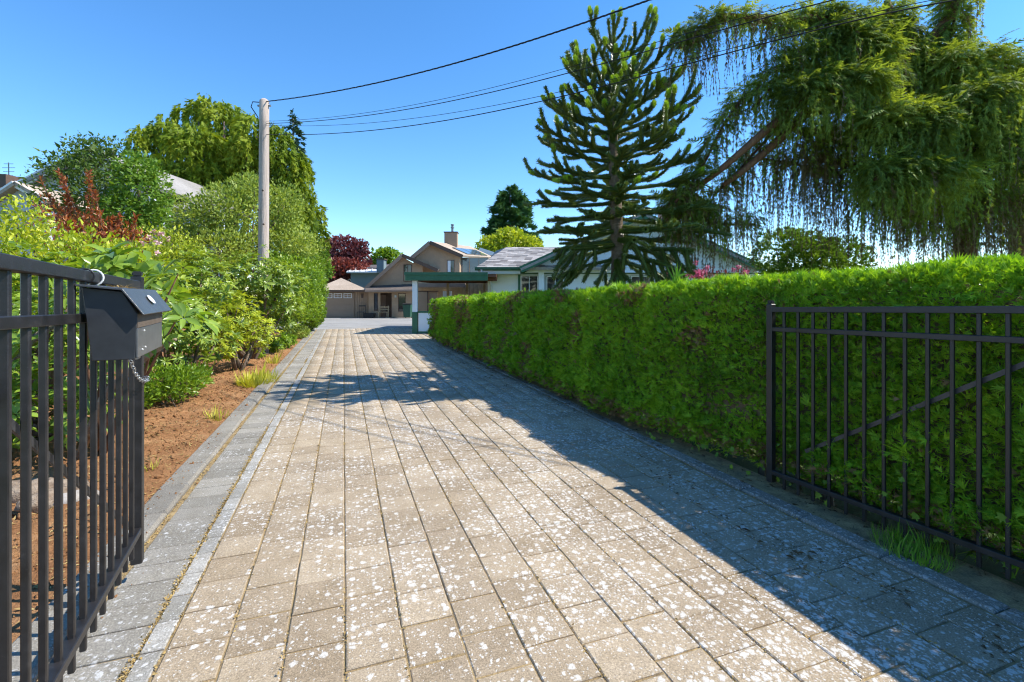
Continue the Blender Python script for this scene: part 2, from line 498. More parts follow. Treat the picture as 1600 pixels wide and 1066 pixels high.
M['red'] = L('red_young_leaf', [(0.10, 0.026, 0.012), (0.20, 0.06, 0.02), (0.28, 0.13, 0.035)], 0.38, (1.4, 0.9, 0.5), 0.38, 0.4, 0.3, 2.5)
M['willow'] = L('weeping_yellow_green_leaf', [(0.045, 0.085, 0.010), (0.12, 0.18, 0.014), (0.21, 0.27, 0.022), (0.30, 0.33, 0.035)], 0.38, (1.2, 1.1, 0.4), 0.5, 0.15, 0.6, 0.45, gain=1.3)
M['spruce'] = L('blue_dark_needles', [(0.014, 0.034, 0.018), (0.03, 0.062, 0.032), (0.05, 0.085, 0.04)], 0.15, None, 0.55, 0.2, 0.4, 0.6)
M['sequoia'] = L('sequoia_needles', [(0.018, 0.05, 0.018), (0.035, 0.085, 0.026), (0.06, 0.12, 0.035)], 0.15, None, 0.6, 0.2, 0.5, 0.2)
M['copper'] = L('copper_beech_leaf', [(0.05, 0.016, 0.020), (0.10, 0.030, 0.032), (0.17, 0.06, 0.05)], 0.25, (1.3, 0.7, 0.6), 0.45, 0.35, 0.5, 0.25)
M['maple'] = L('red_maple_leaf', [(0.07, 0.018, 0.014), (0.13, 0.035, 0.025), (0.18, 0.06, 0.04)], 0.3, (1.3, 0.7, 0.5), 0.45, 0.35, 0.5, 0.4)
M['puzzle'] = L('araucaria_scale_leaf', [(0.028, 0.048, 0.010), (0.055, 0.080, 0.016), (0.10, 0.125, 0.03)], 0.12, None, 0.35, 0.5, 0.4, 0.8, gain=1.9)
M['puzzle_new'] = L('araucaria_new_growth', [(0.14, 0.24, 0.02), (0.24, 0.34, 0.03)], 0.3, None, 0.4, 0.4, 0.3, 2)
M['weep'] = L('weeping_conifer_foliage', [(0.028, 0.044, 0.014), (0.062, 0.094, 0.022), (0.112, 0.152, 0.030), (0.20, 0.23, 0.045)], 0.42, (1.4, 1.2, 0.35), 0.6, 0.12, 0.6, 1.1, gain=2.55)
M['weep_dry'] = L('dry_hanging_foliage', [(0.060, 0.042, 0.022), (0.115, 0.085, 0.042), (0.15, 0.13, 0.06)], 0.25, (1.1, 1.0, .8), 0.6, 0.2, 0.4, 1, gain=1.9)
M['grass'] = L('grass_blades', [(0.05, 0.13, 0.012), (0.11, 0.22, 0.02), (0.2, 0.3, 0.05)], 0.4)
M['lime'] = L('yellow_strap_leaf', [(0.36, 0.40, 0.03), (0.52, 0.50, 0.06), (0.62, 0.58, 0.16)], 0.4, (1.1, 1.05, 0.4), gain=1.1)
M['pink'] = L('pink_petals', [(0.55, 0.06, 0.16), (0.70, 0.20, 0.32), (0.78, 0.50, 0.55)], 0.3, (1, .8, .8), gain=1.0)
M['palepink'] = L('pale_pink_petals', [(0.72, 0.36, 0.36), (0.80, 0.62, 0.58)], 0.3, (1, .9, .9), gain=1.0)
M['litter'] = L('dead_leaf_litter', [(0.07, 0.045, 0.025), (0.16, 0.10, 0.05), (0.28, 0.20, 0.11)], 0.1, (1, 1, 1), 0.8, 0.1, gain=1.0)
M['strawl'] = L('dry_moss_crumbs', [(0.22, 0.14, 0.05), (0.40, 0.28, 0.11), (0.52, 0.40, 0.18)], 0.1, (1, 1, 1), 0.9, 0.1, gain=1.0)
M['hedge_core'] = M['twig']
# building materials
M['taupe'] = flat('taupe_stucco', (0.42, 0.295, 0.195), 0.85, 0.2, 0.08, 3, 0, 0.3, 90)
M['taupe_lap'] = flat('taupe_siding', (0.38, 0.27, 0.185), 0.8, 0.2, 0.08, 3)
M['garage'] = flat('taupe_garage_door', (0.33, 0.235, 0.165), 0.7, 0.3, 0.06, 3)
M['brown'] = flat('dark_brown_trim', (0.115, 0.075, 0.055), 0.7, 0.3, 0.15, 4)
M['rake'] = flat('brown_bargeboard', (0.32, 0.225, 0.165), 0.7, 0.3, 0.12, 4)
M['tanroof'] = speckle('tan_asphalt_shingle', (0.36, 0.285, 0.215), (0.44, 0.35, 0.27), 9, 0.5)
M['darkroof'] = speckle('dark_brown_shingle', (0.105, 0.085, 0.075), (0.15, 0.125, 0.11), 9, 0.5)
M['greyroof'] = speckle('grey_asphalt_shingle', (0.24, 0.225, 0.21), (0.34, 0.32, 0.30), 14, 0.5)
M['whiteroof'] = flat('pale_metal_roof', (0.70, 0.70, 0.70), 0.5, 0.4, 0.04)
M['green'] = flat('dark_green_paint', (0.03, 0.125, 0.07), 0.5, 0.4, 0.14, 5)
M['bluewhite'] = flat('pale_blue_white_siding', (0.68, 0.75, 0.80), 0.6, 0.3, 0.05, 2)
M['whitewall'] = flat('white_painted_siding', (0.76, 0.78, 0.78), 0.6, 0.3, 0.04, 2)
M['greyblue'] = flat('grey_blue_siding', (0.17, 0.22, 0.24), 0.7, 0.3, 0.08, 2)
M['wood'] = flat('weathered_wood', (0.44, 0.32, 0.19), 0.8, 0.2, 0.2, 6)
M['soffit'] = flat('dark_soffit_boards', (0.15, 0.07, 0.045), 0.8, 0.2, 0.2, 4)
M['glass'] = glass('dark_window_glass')
M['skyglass'] = glass('skylight_glass', (0.10, 0.13, 0.15), 0.05)
M['curtain'] = flat('white_curtain', (0.75, 0.76, 0.76), 0.8, 0.2, 0.05)
M['chimney_metal'] = flat('grey_metal_flue', (0.22, 0.23, 0.23), 0.45, 0.5, 0.15, 8, 0.5)
M['bin'] = flat('green_plastic_bin', (0.015, 0.075, 0.045), 0.45, 0.4, 0.1)
M['black'] = flat('black_plastic', (0.02, 0.02, 0.02), 0.5, 0.4, 0.1)
M['gutter'] = flat('pale_grey_gutter', (0.50, 0.53, 0.50), 0.5, 0.4, 0.05)
# ------------------------------------------------------------------ ground, drive, forecourt, planting bed
def sheet(name, xs, ys, zf, mat):
    X, Y = np.meshgrid(xs, ys); Z = zf(X, Y)
    V = np.stack([X, Y, Z], -1).reshape(-1, 3)
    nx, ny = len(xs), len(ys)
    i = np.arange(nx * ny).reshape(ny, nx)
    F = np.stack([i[:-1, :-1], i[:-1, 1:], i[1:, 1:], i[1:, :-1]], -1).reshape(-1, 4)
    return np_obj(name, V, F, mat, smooth=True)
zgn = lambda Y: -0.013 * np.clip(Y - 23, 0, 27)
gx = np.concatenate([np.linspace(-1500, -60, 10), np.linspace(-50, 50, 30), np.linspace(60, 1500, 10)])
gy = np.concatenate([np.linspace(-900, -10, 8), np.linspace(-5, 70, 40), np.linspace(90, 2500, 12)])
structure(sheet('ground', gx, gy, lambda X, Y: zgn(Y) - 0.09, M['lawn']))
structure(sheet('forecourt', np.linspace(-9, 16, 26), np.linspace(22.35, 46, 25), lambda X, Y: zgn(Y) - 0.012, M['forecourt']))

XL, NC, PW = -0.71, 15, 0.2385
Y0, Y1 = -1.2, 22.3
XR = XL + NC * PW
def _settle(x, y):
    return 0.006 * np.sin(x * 1.7 + 1) * np.sin(y * 0.8) - 0.004 * np.sin(y * 1.9 + x)
drive = sheet('driveway', np.linspace(-1.33, 3.3, 40), np.linspace(Y0 - .3, Y1 + .1, 200), lambda X, Y: _settle(X, Y) - 0.0070, M['joint'])
structure(drive)

def block_mesh(name, sx, sy, h, ch, mat, seed=0):
    r = random.Random(seed)
    V = []
    for z, ins in ((-h, 0), (-ch, 0), (0, ch)):
        for (a, b) in ((-1, -1), (1, -1), (1, 1), (-1, 1)):
            V.append((a * (sx / 2 - ins) + r.uniform(-.0012, .0012), b * (sy / 2 - ins) + r.uniform(-.0012, .0012), z))
    F = []
    for k in (0, 4):
        for i in range(4): F.append((k + i, k + (i + 1) % 4, k + 4 + (i + 1) % 4, k + 4 + i))
    F.append((8, 9, 10, 11))
    me = bpy.data.meshes.new(name); me.from_pydata(V, [], F); me.update(); me.materials.append(mat)
    return me
def lay(name, items, sx, sy, mat, limit=300, h=0.045, ch=0.0045, tilt=0.004, dz=0.0022):
    """items: (x, y, zoff). The nearest ones in view are objects, the rest one mesh"""
    vis, rest = [], []
    for it in items:
        X = it[0] * CS - it[1] * SN; D = it[0] * SN + it[1] * CS
        ok = D > 1.5 and abs(X / D) < 1.2
        (vis if ok else rest).append((D, it))
    vis.sort(key=lambda q: q[0])
    rest += vis[limit:]; vis = vis[:limit]
    meshes = [block_mesh(name, sx, sy, h, ch, mat, s) for s in range(5)]
    for k, (D, it) in enumerate(vis):
        o = bpy.data.objects.new(name, meshes[k % 5])
        o.location = (it[0] + random.uniform(-.0015, .0015), it[1] + random.uniform(-.002, .002), it[2] + random.uniform(-dz, dz))
        o.rotation_euler = (random.uniform(-tilt, tilt), random.uniform(-tilt, tilt), random.uniform(-.006, .006) + (math.pi if k % 2 else 0))
        COL.objects.link(o); o.parent = drive
    if rest:
        me = meshes[0]
        T = np.array([v.co[:] for v in me.vertices]); F = np.array([list(p.vertices) for p in me.polygons])
        P = np.array([(it[0], it[1], it[2] + random.uniform(-dz, dz)) for D, it in rest])
        n = len(P)
        fw = np.tile([0., 1., 0.], (n, 1)) + RNG.normal(0, .004, (n, 3)); up = np.tile([0., 0., 1.], (n, 1)) + RNG.normal(0, tilt * .7, (n, 3))
        V, FF = scatter(T, F, P, fw, up, 1.0)
        o = np_obj(name + '_field', V, FF, mat); o.parent = drive; stuff(o)
pav = []
for c in range(NC):
    off = (0.5 if c % 2 else 0.0) * PW + random.uniform(-.06, .06)
    y = Y0 + off
    while y < Y1:
        x = XL + (c + .5) * PW
        pav.append((x, y + PW / 2, float(_settle(x, y))))
        y += PW
lay('paver', pav, PW - .0075, PW - .0085, M['paver'])
sl, st = [], []
y = Y0
while y < Y1: sl.append((-0.955, y + .094, _settle(-.95, y) + .002)); y += 0.188
y = Y0
while y < Y1: st.append((-0.761, y + .099, _settle(-.76, y) + .003)); y += 0.198
lay('border_slab', sl, .280, .180, M['slab'])
lay('edging_stone', st, .086, .190, M['edging'], h=.05)
kb, kr = [], []
y = Y0
while y < Y1: kb.append((-1.235 - .0 * y, y + .25, 0.030)); kr.append((XR + .085, y + .25, 0.012)); y += 0.50
lay('kerb_stone', kb, .20, .494, M['kerb'], h=.14, ch=.018)
lay('kerb_stone', kr, .13, .494, M['kerb'], h=.12, ch=.012)

# dry moss and crumbs in and beside the joints
def crumbs(n, seed):
    r = np.random.default_rng(seed)
    kind = r.random(n)
    col = r.integers(0, NC + 1, n)
    x = XL + col * PW + r.normal(0, .006, n)
    x = np.where(kind < .30, -0.812 + r.normal(0, .010, n), x)
    x = np.where((kind > .30) & (kind < .37), -1.115 + r.normal(0, .014, n), x)
    y = r.uniform(0.8, 14, n)
    keep = vnoise(x * 3, y, 1.1, 5) + .3 * vnoise(x * 9, y, 6, 6) > 0.52
    x, y = x[keep], y[keep]; n = len(x)
    P = np.stack([x, y, _settle(x, y) - .002 + np.abs(r.normal(0, .002, n))], -1)
    T, F = leaf2_t(.7, .3)
    return scatter(T, F, P, nrm(np.stack([r.normal(size=n), r.normal(size=n), r.uniform(0, .5, n)], -1)), unit(n, r) + np.array([0, 0, .5]), r.uniform(.006, .016, n))
V, F = crumbs(26000, 4)
o = np_obj('joint_moss', V, F, M['strawl']); o.parent = drive; stuff(o)

# planting bed
def bed_z(X, Y):
    edge = np.clip((-1.34 - X) / .5, 0, 1)
    z = -0.02 + edge * (0.03 + 0.10 * np.clip((-X - 1.4) / 3, 0, 1.5))
    z = z + edge * (0.09 * (vnoise(X, Y, 1.1, 1) - .5) + 0.05 * (vnoise(X, Y, 4.5, 2) - .5) + 0.035 * (vnoise(X, Y, 13, 3) - .5) + 0.018 * (vnoise(X, Y, 31, 8) - .5))
    return z
bed = sheet('planting_bed', np.concatenate([np.linspace(-9, -4.3, 40), np.arange(-4.25, -1.30, .035)]), np.concatenate([np.arange(-1.0, 9, .035), np.linspace(9.05, 22, 170)]), bed_z, M['soil'])
structure(bed)
def bedpt(x, y):
    return float(bed_z(np.array([x]), np.array([y]))[0])
n = 7500
r = np.random.default_rng(12)
cx = -1.42 - np.abs(r.normal(0, 1.3, n)); cy = 0.8 + r.random(n) ** 1.3 * 13
P = np.stack([cx, cy, bed_z(cx, cy) + .002], -1)
T = [(0, 0, .6), (1, 0, 0), (.2, .9, .1), (-.9, .3, 0), (-.3, -.8, .1), (.1, 0, -.5)]
F = [(0, 1, 2), (0, 2, 3), (0, 3, 4), (0, 4, 1), (5, 2, 1), (5, 3, 2), (5, 4, 3), (5, 1, 4)]
V, FF = scatter(T, F, P, unit(n, r), unit(n, r), np.exp(r.normal(-4.6, .6, n)))
o = np_obj('soil_clods', V, FF, M['soil'], bed); stuff(o)
n = 3200
cx = -1.36 - np.abs(r.normal(0, 1.0, n)); cy = 0.8 + r.random(n) ** 1.3 * 11
P = np.stack([cx, cy, bed_z(cx, cy) + .006], -1)
T, F = leaf2_t(.35, .1)
V, FF = scatter(T, F, P, nrm(np.stack([r.normal(size=n), r.normal(size=n), r.normal(0, .15, n)], -1)), np.tile([0, 0, 1.], (n, 1)), r.uniform(.015, .05, n))
o = np_obj('dry_chips', V, FF, M['strawl'], bed); stuff(o)

n = 700
cx = -1.5 - np.abs(r.normal(0, 1.2, n)); cy = 0.8 + r.random(n) ** 1.2 * 12
T, F = leaf_t(.45, .2, .15)
V, FF = scatter(T, F, np.stack([cx, cy, bed_z(cx, cy) + .012], -1), nrm(np.stack([r.normal(size=n), r.normal(size=n), r.normal(0, .2, n)], -1)), np.tile([0, 0, 1.], (n, 1)) + unit(n, r) * .5, r.uniform(.025, .07, n))
o = np_obj('fallen_leaves', V, FF, M['litter'], bed); stuff(o)
n = 900
cx = -1.36 + np.abs(r.normal(0, .13, n)); cy = 0.8 + r.random(n) ** 1.4 * 14
keep = vnoise(cx, cy, 1.6, 71) > .45
cx, cy = cx[keep], cy[keep]; n = len(cx)
cz = np.where(cx < -1.14, .0315, np.where(cx < -1.10, -.002, .003))
T = [(0, 0, .6), (1, 0, 0), (.2, .9, .1), (-.9, .3, 0), (-.3, -.8, .1), (.1, 0, -.5)]
F = [(0, 1, 2), (0, 2, 3), (0, 3, 4), (0, 4, 1), (5, 2, 1), (5, 3, 2), (5, 4, 3), (5, 1, 4)]
V, FF = scatter(T, F, np.stack([cx, cy, cz], -1), unit(n, r), unit(n, r), np.exp(r.normal(-5.2, .5, n)))
o = np_obj('spilled_soil', V, FF, M['soil'], bed); stuff(o)

# ------------------------------------------------------------------ clipped hedge along the right side
HY0, HY1 = -1.6, 15.9
def hfront(Y):
    return np.interp(Y, [-2, 1.0, 2.8, 3.6, 5.5, 8, 16], [3.25, 3.24, 3.22, 3.06, 2.90, 2.84, 2.74])
def htop(Y):
    return np.interp(Y, [-2, 1.5, 4, 8, 16], [1.69, 1.67, 1.61, 1.495, 1.365]) + 0.05 * (vnoise(Y, Y * 0, 1.3, 21) - .5) + 0.06 * (vnoise(Y, Y * 0, 4.1, 22) - .5)
HD = 1.15
hedge = thing('hedge', 'long clipped green cedar hedge running along the right side of the driveway', 'hedge', (3.3, 7, -0.05))
def hedge_surface(n, r, ya, yb):
    """points, outward normals: front face, top, back, far end"""
    y = r.uniform(ya, yb, n)
    k = r.random(n)
    H = htop(y); Xf = hfront(y)
    front = k < .62; top = (k >= .62) & (k < .92); back = k >= .92
    v = r.random(n)
    z = np.where(front | back, 0.10 + v * (H - .10), H)
    z = np.where(front, np.where(r.random(n) < .12, 0.05 + .35 * r.random(n), z), z)
    x = np.where(front, Xf, np.where(back, Xf + HD, Xf + .22 + v * (HD - .22)))
    bul = 0.10 * (vnoise(y, z * .35, 1.7, 31) - .5) + 0.10 * (vnoise(y, z, 3.8, 32) - .5) + 0.05 * (vnoise(y, z, 9, 33) - .5)
    rnd = 0.12
    # rounded shoulder and tucked foot
    sh = np.clip((z - (H - rnd)) / rnd, 0, 1)
    x = np.where(front, x + z / np.maximum(H, .5) * .20 + sh ** 2 * 0.08 - bul + np.clip(.25 - z, 0, .25) * .6, x)
    ztop = H + 0.05 * (vnoise(x, y, 5, 34) - .5) - 0.05 * np.clip(1 - v / .1, 0, 1)
    z = np.where(top, ztop, z)
    nx = np.where(front, -1.0, np.where(back, 1.0, 0.0)); nz = np.where(top, 1.0, np.where(front, .15 + sh, .1))
    N = np.stack([nx, np.zeros(n), nz], -1)
    return np.stack([x, y, z], -1), nrm(N)
parts, dry = [], []
r = np.random.default_rng(99)
sprays = [spray_t(9, .13, .85, s, .15) for s in range(4)]
for ya, yb, n, s0 in ((-1.6, 1.0, 15000, .068), (1.0, 3.2, 27000, .050), (3.2, 5.5, 24000, .053), (5.5, 9, 21000, .066), (9, 15.9, 20000, .088)):
    P, N = hedge_surface(n, r, ya, yb)
    P = P - N * (r.random((n, 1)) ** 1.6 * .13) + N * .01
    fw = nrm(N * .75 + unit(n, r) * .75 + np.array([0, 0, .30]))
    up = unit(n, r) + N * .2
    s = s0 * np.exp(r.normal(0, .28, n))
    isd = (vnoise(P[:, 1], P[:, 2], 1.9, 41) > .75) & (r.random(n) < .55) | (r.random(n) < .015) | ((P[:, 2] < .28) & (r.random(n) < .35))
    for t in range(4):
        q = (np.arange(n) % 4 == t)
        parts.append(scatter(*sprays[t], P[q & ~isd], fw[q & ~isd], up[q & ~isd], s[q & ~isd]))
        if (q & isd).any(): dry.append(scatter(*sprays[t], P[q & isd], fw[q & isd], up[q & isd], s[q & isd]))
# far end face
n = 2500
x = hfront(HY1) + r.random(n) * HD; z = .1 + r.random(n) * 1.25
P = np.stack([x, HY1 + .0 * x + .05 * r.normal(size=n), z], -1)
parts.append(scatter(*sprays[0], P, nrm(unit(n, r) + np.array([0, 1., .2])), unit(n, r), .095 * np.exp(r.normal(0, .25, n))))
# taller shoots on the top
n = 9000
y = HY0 + (HY1 - HY0) * r.random(n) ** 1.25; v = r.random(n)
P = np.stack([hfront(y) + .24 + v * (HD - .3), y, htop(y) - .01], -1)
parts.append(scatter(*sprays[1], P, nrm(unit(n, r) * .45 + np.array([0, 0, 1.])), unit(n, r), .046 * np.exp(r.normal(0, .4, n))))
V, F = joinvf(parts)
stuff(np_obj('foliage', V, F, M['hedge'], hedge))
V, F = joinvf(dry)
stuff(np_obj('dry_foliage', V, F, M['hedge_dry'], hedge))
# solid twig-brown core, added inside the foliage to block light
ys = np.arange(HY0 + .1, HY1 - .05, .25); prof = []
mb = MB()
rows = []
for y in ys:
    f0 = float(hfront(y)); h = float(htop(np.array([y]))[0])
    rows.append([(f0 + .22, y, .16), (f0 + .13, y, .45), (f0 + .31, y, h - .22), (f0 + .42, y, h - .11), (f0 + HD - .24, y, h - .11), (f0 + HD - .13, y, h - .25), (f0 + HD - .2, y, .16)])
V = [p for rr in rows for p in rr]; F = []
for i in range(len(rows) - 1):
    for k in range(6): F.append((i * 7 + k, i * 7 + k + 1, (i + 1) * 7 + k + 1, (i + 1) * 7 + k))
F.append(tuple(range(7))); F.append(tuple((len(rows) - 1) * 7 + k for k in range(7))[::-1])
for i in range(len(rows) - 1): F.append((i * 7 + 6, i * 7, (i + 1) * 7, (i + 1) * 7 + 6))
mesh_obj('light_block_core', V, F, M['twig'], hedge)
for i, y in enumerate(np.arange(-1.2, 15.6, .62)):
    mb = MB(); x = float(hfront(y)) + .33 + random.uniform(-.1, .15)
    mb.tube([(x, y, -.09), (x + random.uniform(-.05, .05), y + random.uniform(-.06, .06), .3), (x + .05, y + random.uniform(-.1, .1), .8)], [.04, .033, .025], 6)
    mb.build('trunk', M['bark'], hedge)
# litter along the hedge foot
n = 5200
y = .6 + r.random(n) ** 1.4 * 14
x = hfront(y) + .06 - np.abs(r.normal(0, .14, n)) + .1 * r.random(n)
band = r.random(n) < .35
x = np.where(band, np.interp(y, [0, 16], [2.55, 2.42]) + r.normal(0, .10, n) + .15 * (vnoise(y, y * 0, .8, 3) - .5), x)
P = np.stack([x, y, np.full(n, .004) + np.where(x > XR + .16, -.015, 0) + np.where((x > XR + .02) & (x < XR + .15), .012, 0)], -1)
keep = (~band) | (vnoise(x, y, 2.2, 51) > .45)
P = P[keep]; n = len(P)
T, F = leaf2_t(.4, .18)
V, FF = scatter(T, F, P, nrm(np.stack([r.normal(size=n), r.normal(size=n), r.normal(0, .2, n)], -1)), np.tile([0, 0, 1.], (n, 1)) + unit(n, r) * .4, np.exp(r.normal(-4.0, .5, n)))
o = np_obj('leaf_litter', V, FF, M['litter']); stuff(o)
tag(o, 'dead leaf crumbs scattered along the shaded foot of the hedge', 'leaf litter')

# grass tuft and ivy by the right gate
def blades(name, label, cat, c, n, rad, hgt, mat, seed, lean=.5, w=.05):
    r = np.random.default_rng(seed)
    a = r.random(n) * 2 * math.pi; q = np.sqrt(r.random(n)) * rad
    P = np.stack([c[0] + np.cos(a) * q * .8, c[1] + np.sin(a) * q, np.full(n, c[2])], -1)
    d = nrm(np.stack([np.cos(a) * lean * q / rad, np.sin(a) * lean * q / rad, np.ones(n)], -1) + unit(n, r) * .35)
    T = [(-w / 2, 0, 0), (w / 2, 0, 0), (w / 2.4, .5, .06), (-w / 2.4, .5, .06), (0, 1, .30)]
    F3 = [(0, 1, 2), (0, 2, 3), (3, 2, 4)]
    V, F = scatter(T, F3, P, d, np.stack([np.cos(a), np.sin(a), -np.ones(n) * .5], -1) * -1, hgt * np.exp(r.normal(0, .3, n)))
    o = np_obj(name, V, F, mat); return tag(o, label, cat)
blades('grass_tuft', 'small tuft of green grass at the hedge foot under the right gate leaf', 'grass', (3.12, 1.78, -.01), 420, .20, .085, M['grass'], 61)
iv = []
T, F = [(0, 0, 0), (.5, .1, .05), (.32, .45, 0), (.55, .75, .05), (.15, .7, 0), (0, 1.1, 0), (-.15, .7, 0), (-.55, .75, .05), (-.32, .45, 0), (-.5, .1, .05)], [(0, 1, 2), (0, 2, 4), (2, 3, 4), (0, 4, 6), (4, 5, 6), (0, 6, 8), (6, 7, 8), (0, 8, 9)]
pts = []
for k in range(46):
    y = random.uniform(1.3, 4.2); z = abs(random.gauss(.08, .15)) + .03
    pts.append((float(hfront(y)) - .05 + min(z, .2) * -.1 + (.06 if z < .2 else 0), y, z))
pts.append((3.29, 2.05, .48))
P = np.array(pts); n = len(P)
V, FF = scatter(T, F, P, nrm(np.array([-.3, .2, -.7]) + unit(n) * .5), nrm(np.array([-1., -.2, .5]) + unit(n) * .4), np.r_[RNG.uniform(.02, .05, n - 1), .065])
tag(stuff(np_obj('ivy', V, FF, M['mid'])), 'ivy leaves creeping through the hedge foot behind the right gate', 'ivy')

# ------------------------------------------------------------------ gate leaves
def plane_hit(p0, d, px, py):
    """point of the vertical plane through p0 along d that is seen at a picture position"""
    a = at(px, py, 1.0) - cam.location
    nn = Vector((-d.y, d.x, 0))
    t = (Vector((p0[0], p0[1], 0)) - Vector((0, 0, 0))).dot(nn) / Vector((a.x, a.y, 0)).dot(nn)
    return cam.location + a * t
def gate(label, free, d, top0, slope, drop, foot, length, brace, side, group):
    """free: ground point of the free stile; d: direction to the hinge; drop: top rail to bottom rail"""
    d = Vector((d[0], d[1], 0)).normalized(); nrmv = Vector((-d.y, d.x, 0))
    base = Vector((free[0], free[1], 0))
    g = thing('metal_gate', label, 'gate', base + d * length, group)
    up = Vector((d.x, d.y, slope)).normalized()
    P = lambda t, z: base + d * t + Vector((0, 0, z + slope * t))
    def rail(name, z, w, h):
        mb = MB(); mb.bar(P(-.02, z), P(length, z), w, h); o = mb.build(name, M['iron'], g); bevel(o, .003, 1)
    rail('top_rail', top0 - .02, .04, .04)
    rail('rail', top0 - .175, .038, .034)
    rail('bottom_rail', top0 - drop, .046, .034)
    for t, w in ((0.0, .05), (length, .06)):
        mb = MB(); p = P(t, 0)
        hi = top0 + .025 + slope * t
        mb.box((p.x, p.y, (hi + foot) / 2), w, w, hi - foot, d, nrmv)
        o = mb.build('stile', M['iron'], g); bevel(o, .004, 1)
        mb = MB(); mb.box((p.x, p.y, hi + .014), w * .82, w * .82, .028, d, nrmv); o = mb.build('cap', M['black'], g); bevel(o, .006, 2)
    # hinge post
    mb = MB(); p = P(length + .10, 0); mb.box((p.x, p.y, (top0 + .15 - .2) / 2), .09, .09, top0 + .15 + .2, d, nrmv); o = mb.build('hinge_post', M['iron'], g); bevel(o, .005, 1)
    for z in (top0 - .10, top0 - drop + .06):
        mb = MB(); mb.tube([P(length + .045, z - .05), P(length + .045, z + .05)], .014, 8); mb.build('hinge', M['iron'], g)
    t = .1166
    me = None
    while t < length - .05:
        p = P(t, 0)
        if me is None:
            mb = MB(); z0, z1 = top0 - drop - .105, top0 - .035
            mb.box((0, 0, (z0 + z1) / 2), .0195, .0195, z1 - z0, d, nrmv)
            o = mb.build('picket', M['iron'], g); bevel(o, .003, 1); me = o.data
        else:
            o = bpy.data.objects.new('picket', me); finish(o, g)
        o.location = (p.x, p.y, slope * t)
        t += .1166
    a, b = brace
    off = nrmv * side * .024
    mb = MB(); mb.bar(plane_hit(base, d, *a) + off, plane_hit(base, d, *b) + off, .008, .026); mb.build('diagonal_brace', M['brace'], g)
    return g, P, d, nrmv
M['brace'] = flat('worn_flat_bar', (0.05, 0.05, 0.052), 0.4, 0.5, 0.3, 20, 0.2)
M['steel_dark'] = flat('worn_grey_steel', (0.13, 0.135, 0.14), 0.32, 0.6, 0.2, 20, 0.4)
LF, LD = (-1.018, 2.97), (0.138, -0.990)
gl, PL, dl, nl = gate('open dark metal gate leaf on the left carrying the mailbox', LF, LD, 1.574, .022, 1.30, .10, 2.05, ((-60, 575), (212, 822)), -1, 'driveway gate leaves')
RF, RD = (3.20, 2.80), (0.021, -1.0)
gr, PR, dr, nr = gate('open dark metal gate leaf on the right standing against the hedge', RF, RD, 1.408, .028, 1.305, .02, 2.05, ((1255, 706), (1700, 528)), 1, 'driveway gate leaves')

# ------------------------------------------------------------------ mailbox on the left gate
out = nl if nl.x > 0 else -nl            # towards the drive
def mbp(t, b, z): return Vector((LF[0], LF[1], 0)) + dl * t + out * b + Vector((0, 0, z))
mail = thing('mailbox', 'charcoal metal mailbox with sloping lid hung on the left gate leaf', 'mailbox', mbp(.7, .05, 1.26))
prof = [(.050, 1.267), (.172, 1.265), (.180, 1.432), (.136, 1.515), (.022, 1.530)]
mb = MB(); mb.prism([mbp(.92, b, z) for b, z in prof], -dl * .455); o = mb.build('body', M['mailbox'], mail); bevel(o, .003, 1)
lid = [(.012, 1.533), (.137, 1.519), (.200, 1.428), (.204, 1.431), (.140, 1.526), (.012, 1.540)]
mb = MB(); mb.prism([mbp(.945, b, z) for b, z in lid], -dl * .565); o = mb.build('lid', M['mailbox_lid'], mail); bevel(o, .0012, 1); lid_o = o
# oval sticker on the sloping part of the lid
cc = mbp(.665, .1715, 1.4815); e1 = -dl; e2 = (mbp(0, .137, 1.519) - mbp(0, .200, 1.428)).normalized(); nn_ = e1.cross(e2).normalized()
if nn_.dot(out) < 0: nn_ = -nn_
ring = [cc + e1 * .034 * math.cos(k * math.pi / 12) + e2 * .021 * math.sin(k * math.pi / 12) for k in range(24)]
mb = MB(); mb.prism([p + nn_ * .0045 for p in ring], nn_ * .0015); mb.build('sticker', M['white'], lid_o)
mb = MB(); mb.box(mbp(.6925, .1785, 1.406), .452, .004, .05, -dl, out); mb.build('slot_band', M['slotbrown'], mail)
mb = MB(); mb.box(mbp(.6925, .1765, 1.325), .452, .006, .108, -dl, out); o = mb.build('front_plate', M['steel_dark'], mail); bevel(o, .0015, 1)
fp = o
for t, z in ((.82, 1.365), (.80, 1.300), (.85, 1.295)):
    mb = MB(); c = mbp(t, .180, z); mb.tube([c, c + out * .003], .0035, 8); mb.build('rivet', M['white'], fp)
mb = MB(); mb.bar(mbp(.93, .002, 1.545), mbp(.93, .002, 1.505), .012, .02, dl); mb.build('bracket', M['steel'], mail)
# ties round the top rail
for t, m_, rr in ((.80, 'black', .027), (.70, 'white', .030)):
    c = PL(t, 1.555); mb = MB()
    pts = [c + out * (rr * math.cos(a)) + Vector((0, 0, rr * math.sin(a))) for a in np.linspace(0, 2 * math.pi, 17)]
    mb.tube(pts, .0035, 6, False); mb.build('cable_tie', M[m_], mail)
n = 90
r = np.random.default_rng(5)
P = np.array([mbp(.62 + .16 * a, .07 + .05 * b, 1.535 - .012 * b + .004 * c) for a, b, c in r.random((n, 3))])
T, F = leaf2_t(.12, .03)
V, FF = scatter(T, F, P, nrm(unit(n, r) * np.array([1, 1, .25])), np.tile([0, 0, 1.], (n, 1)), r.uniform(.015, .045, n))
tag(stuff(np_obj('dry_needles', V, FF, M['strawl'])), 'pale dry needles fallen on top of the mailbox lid', 'needles')
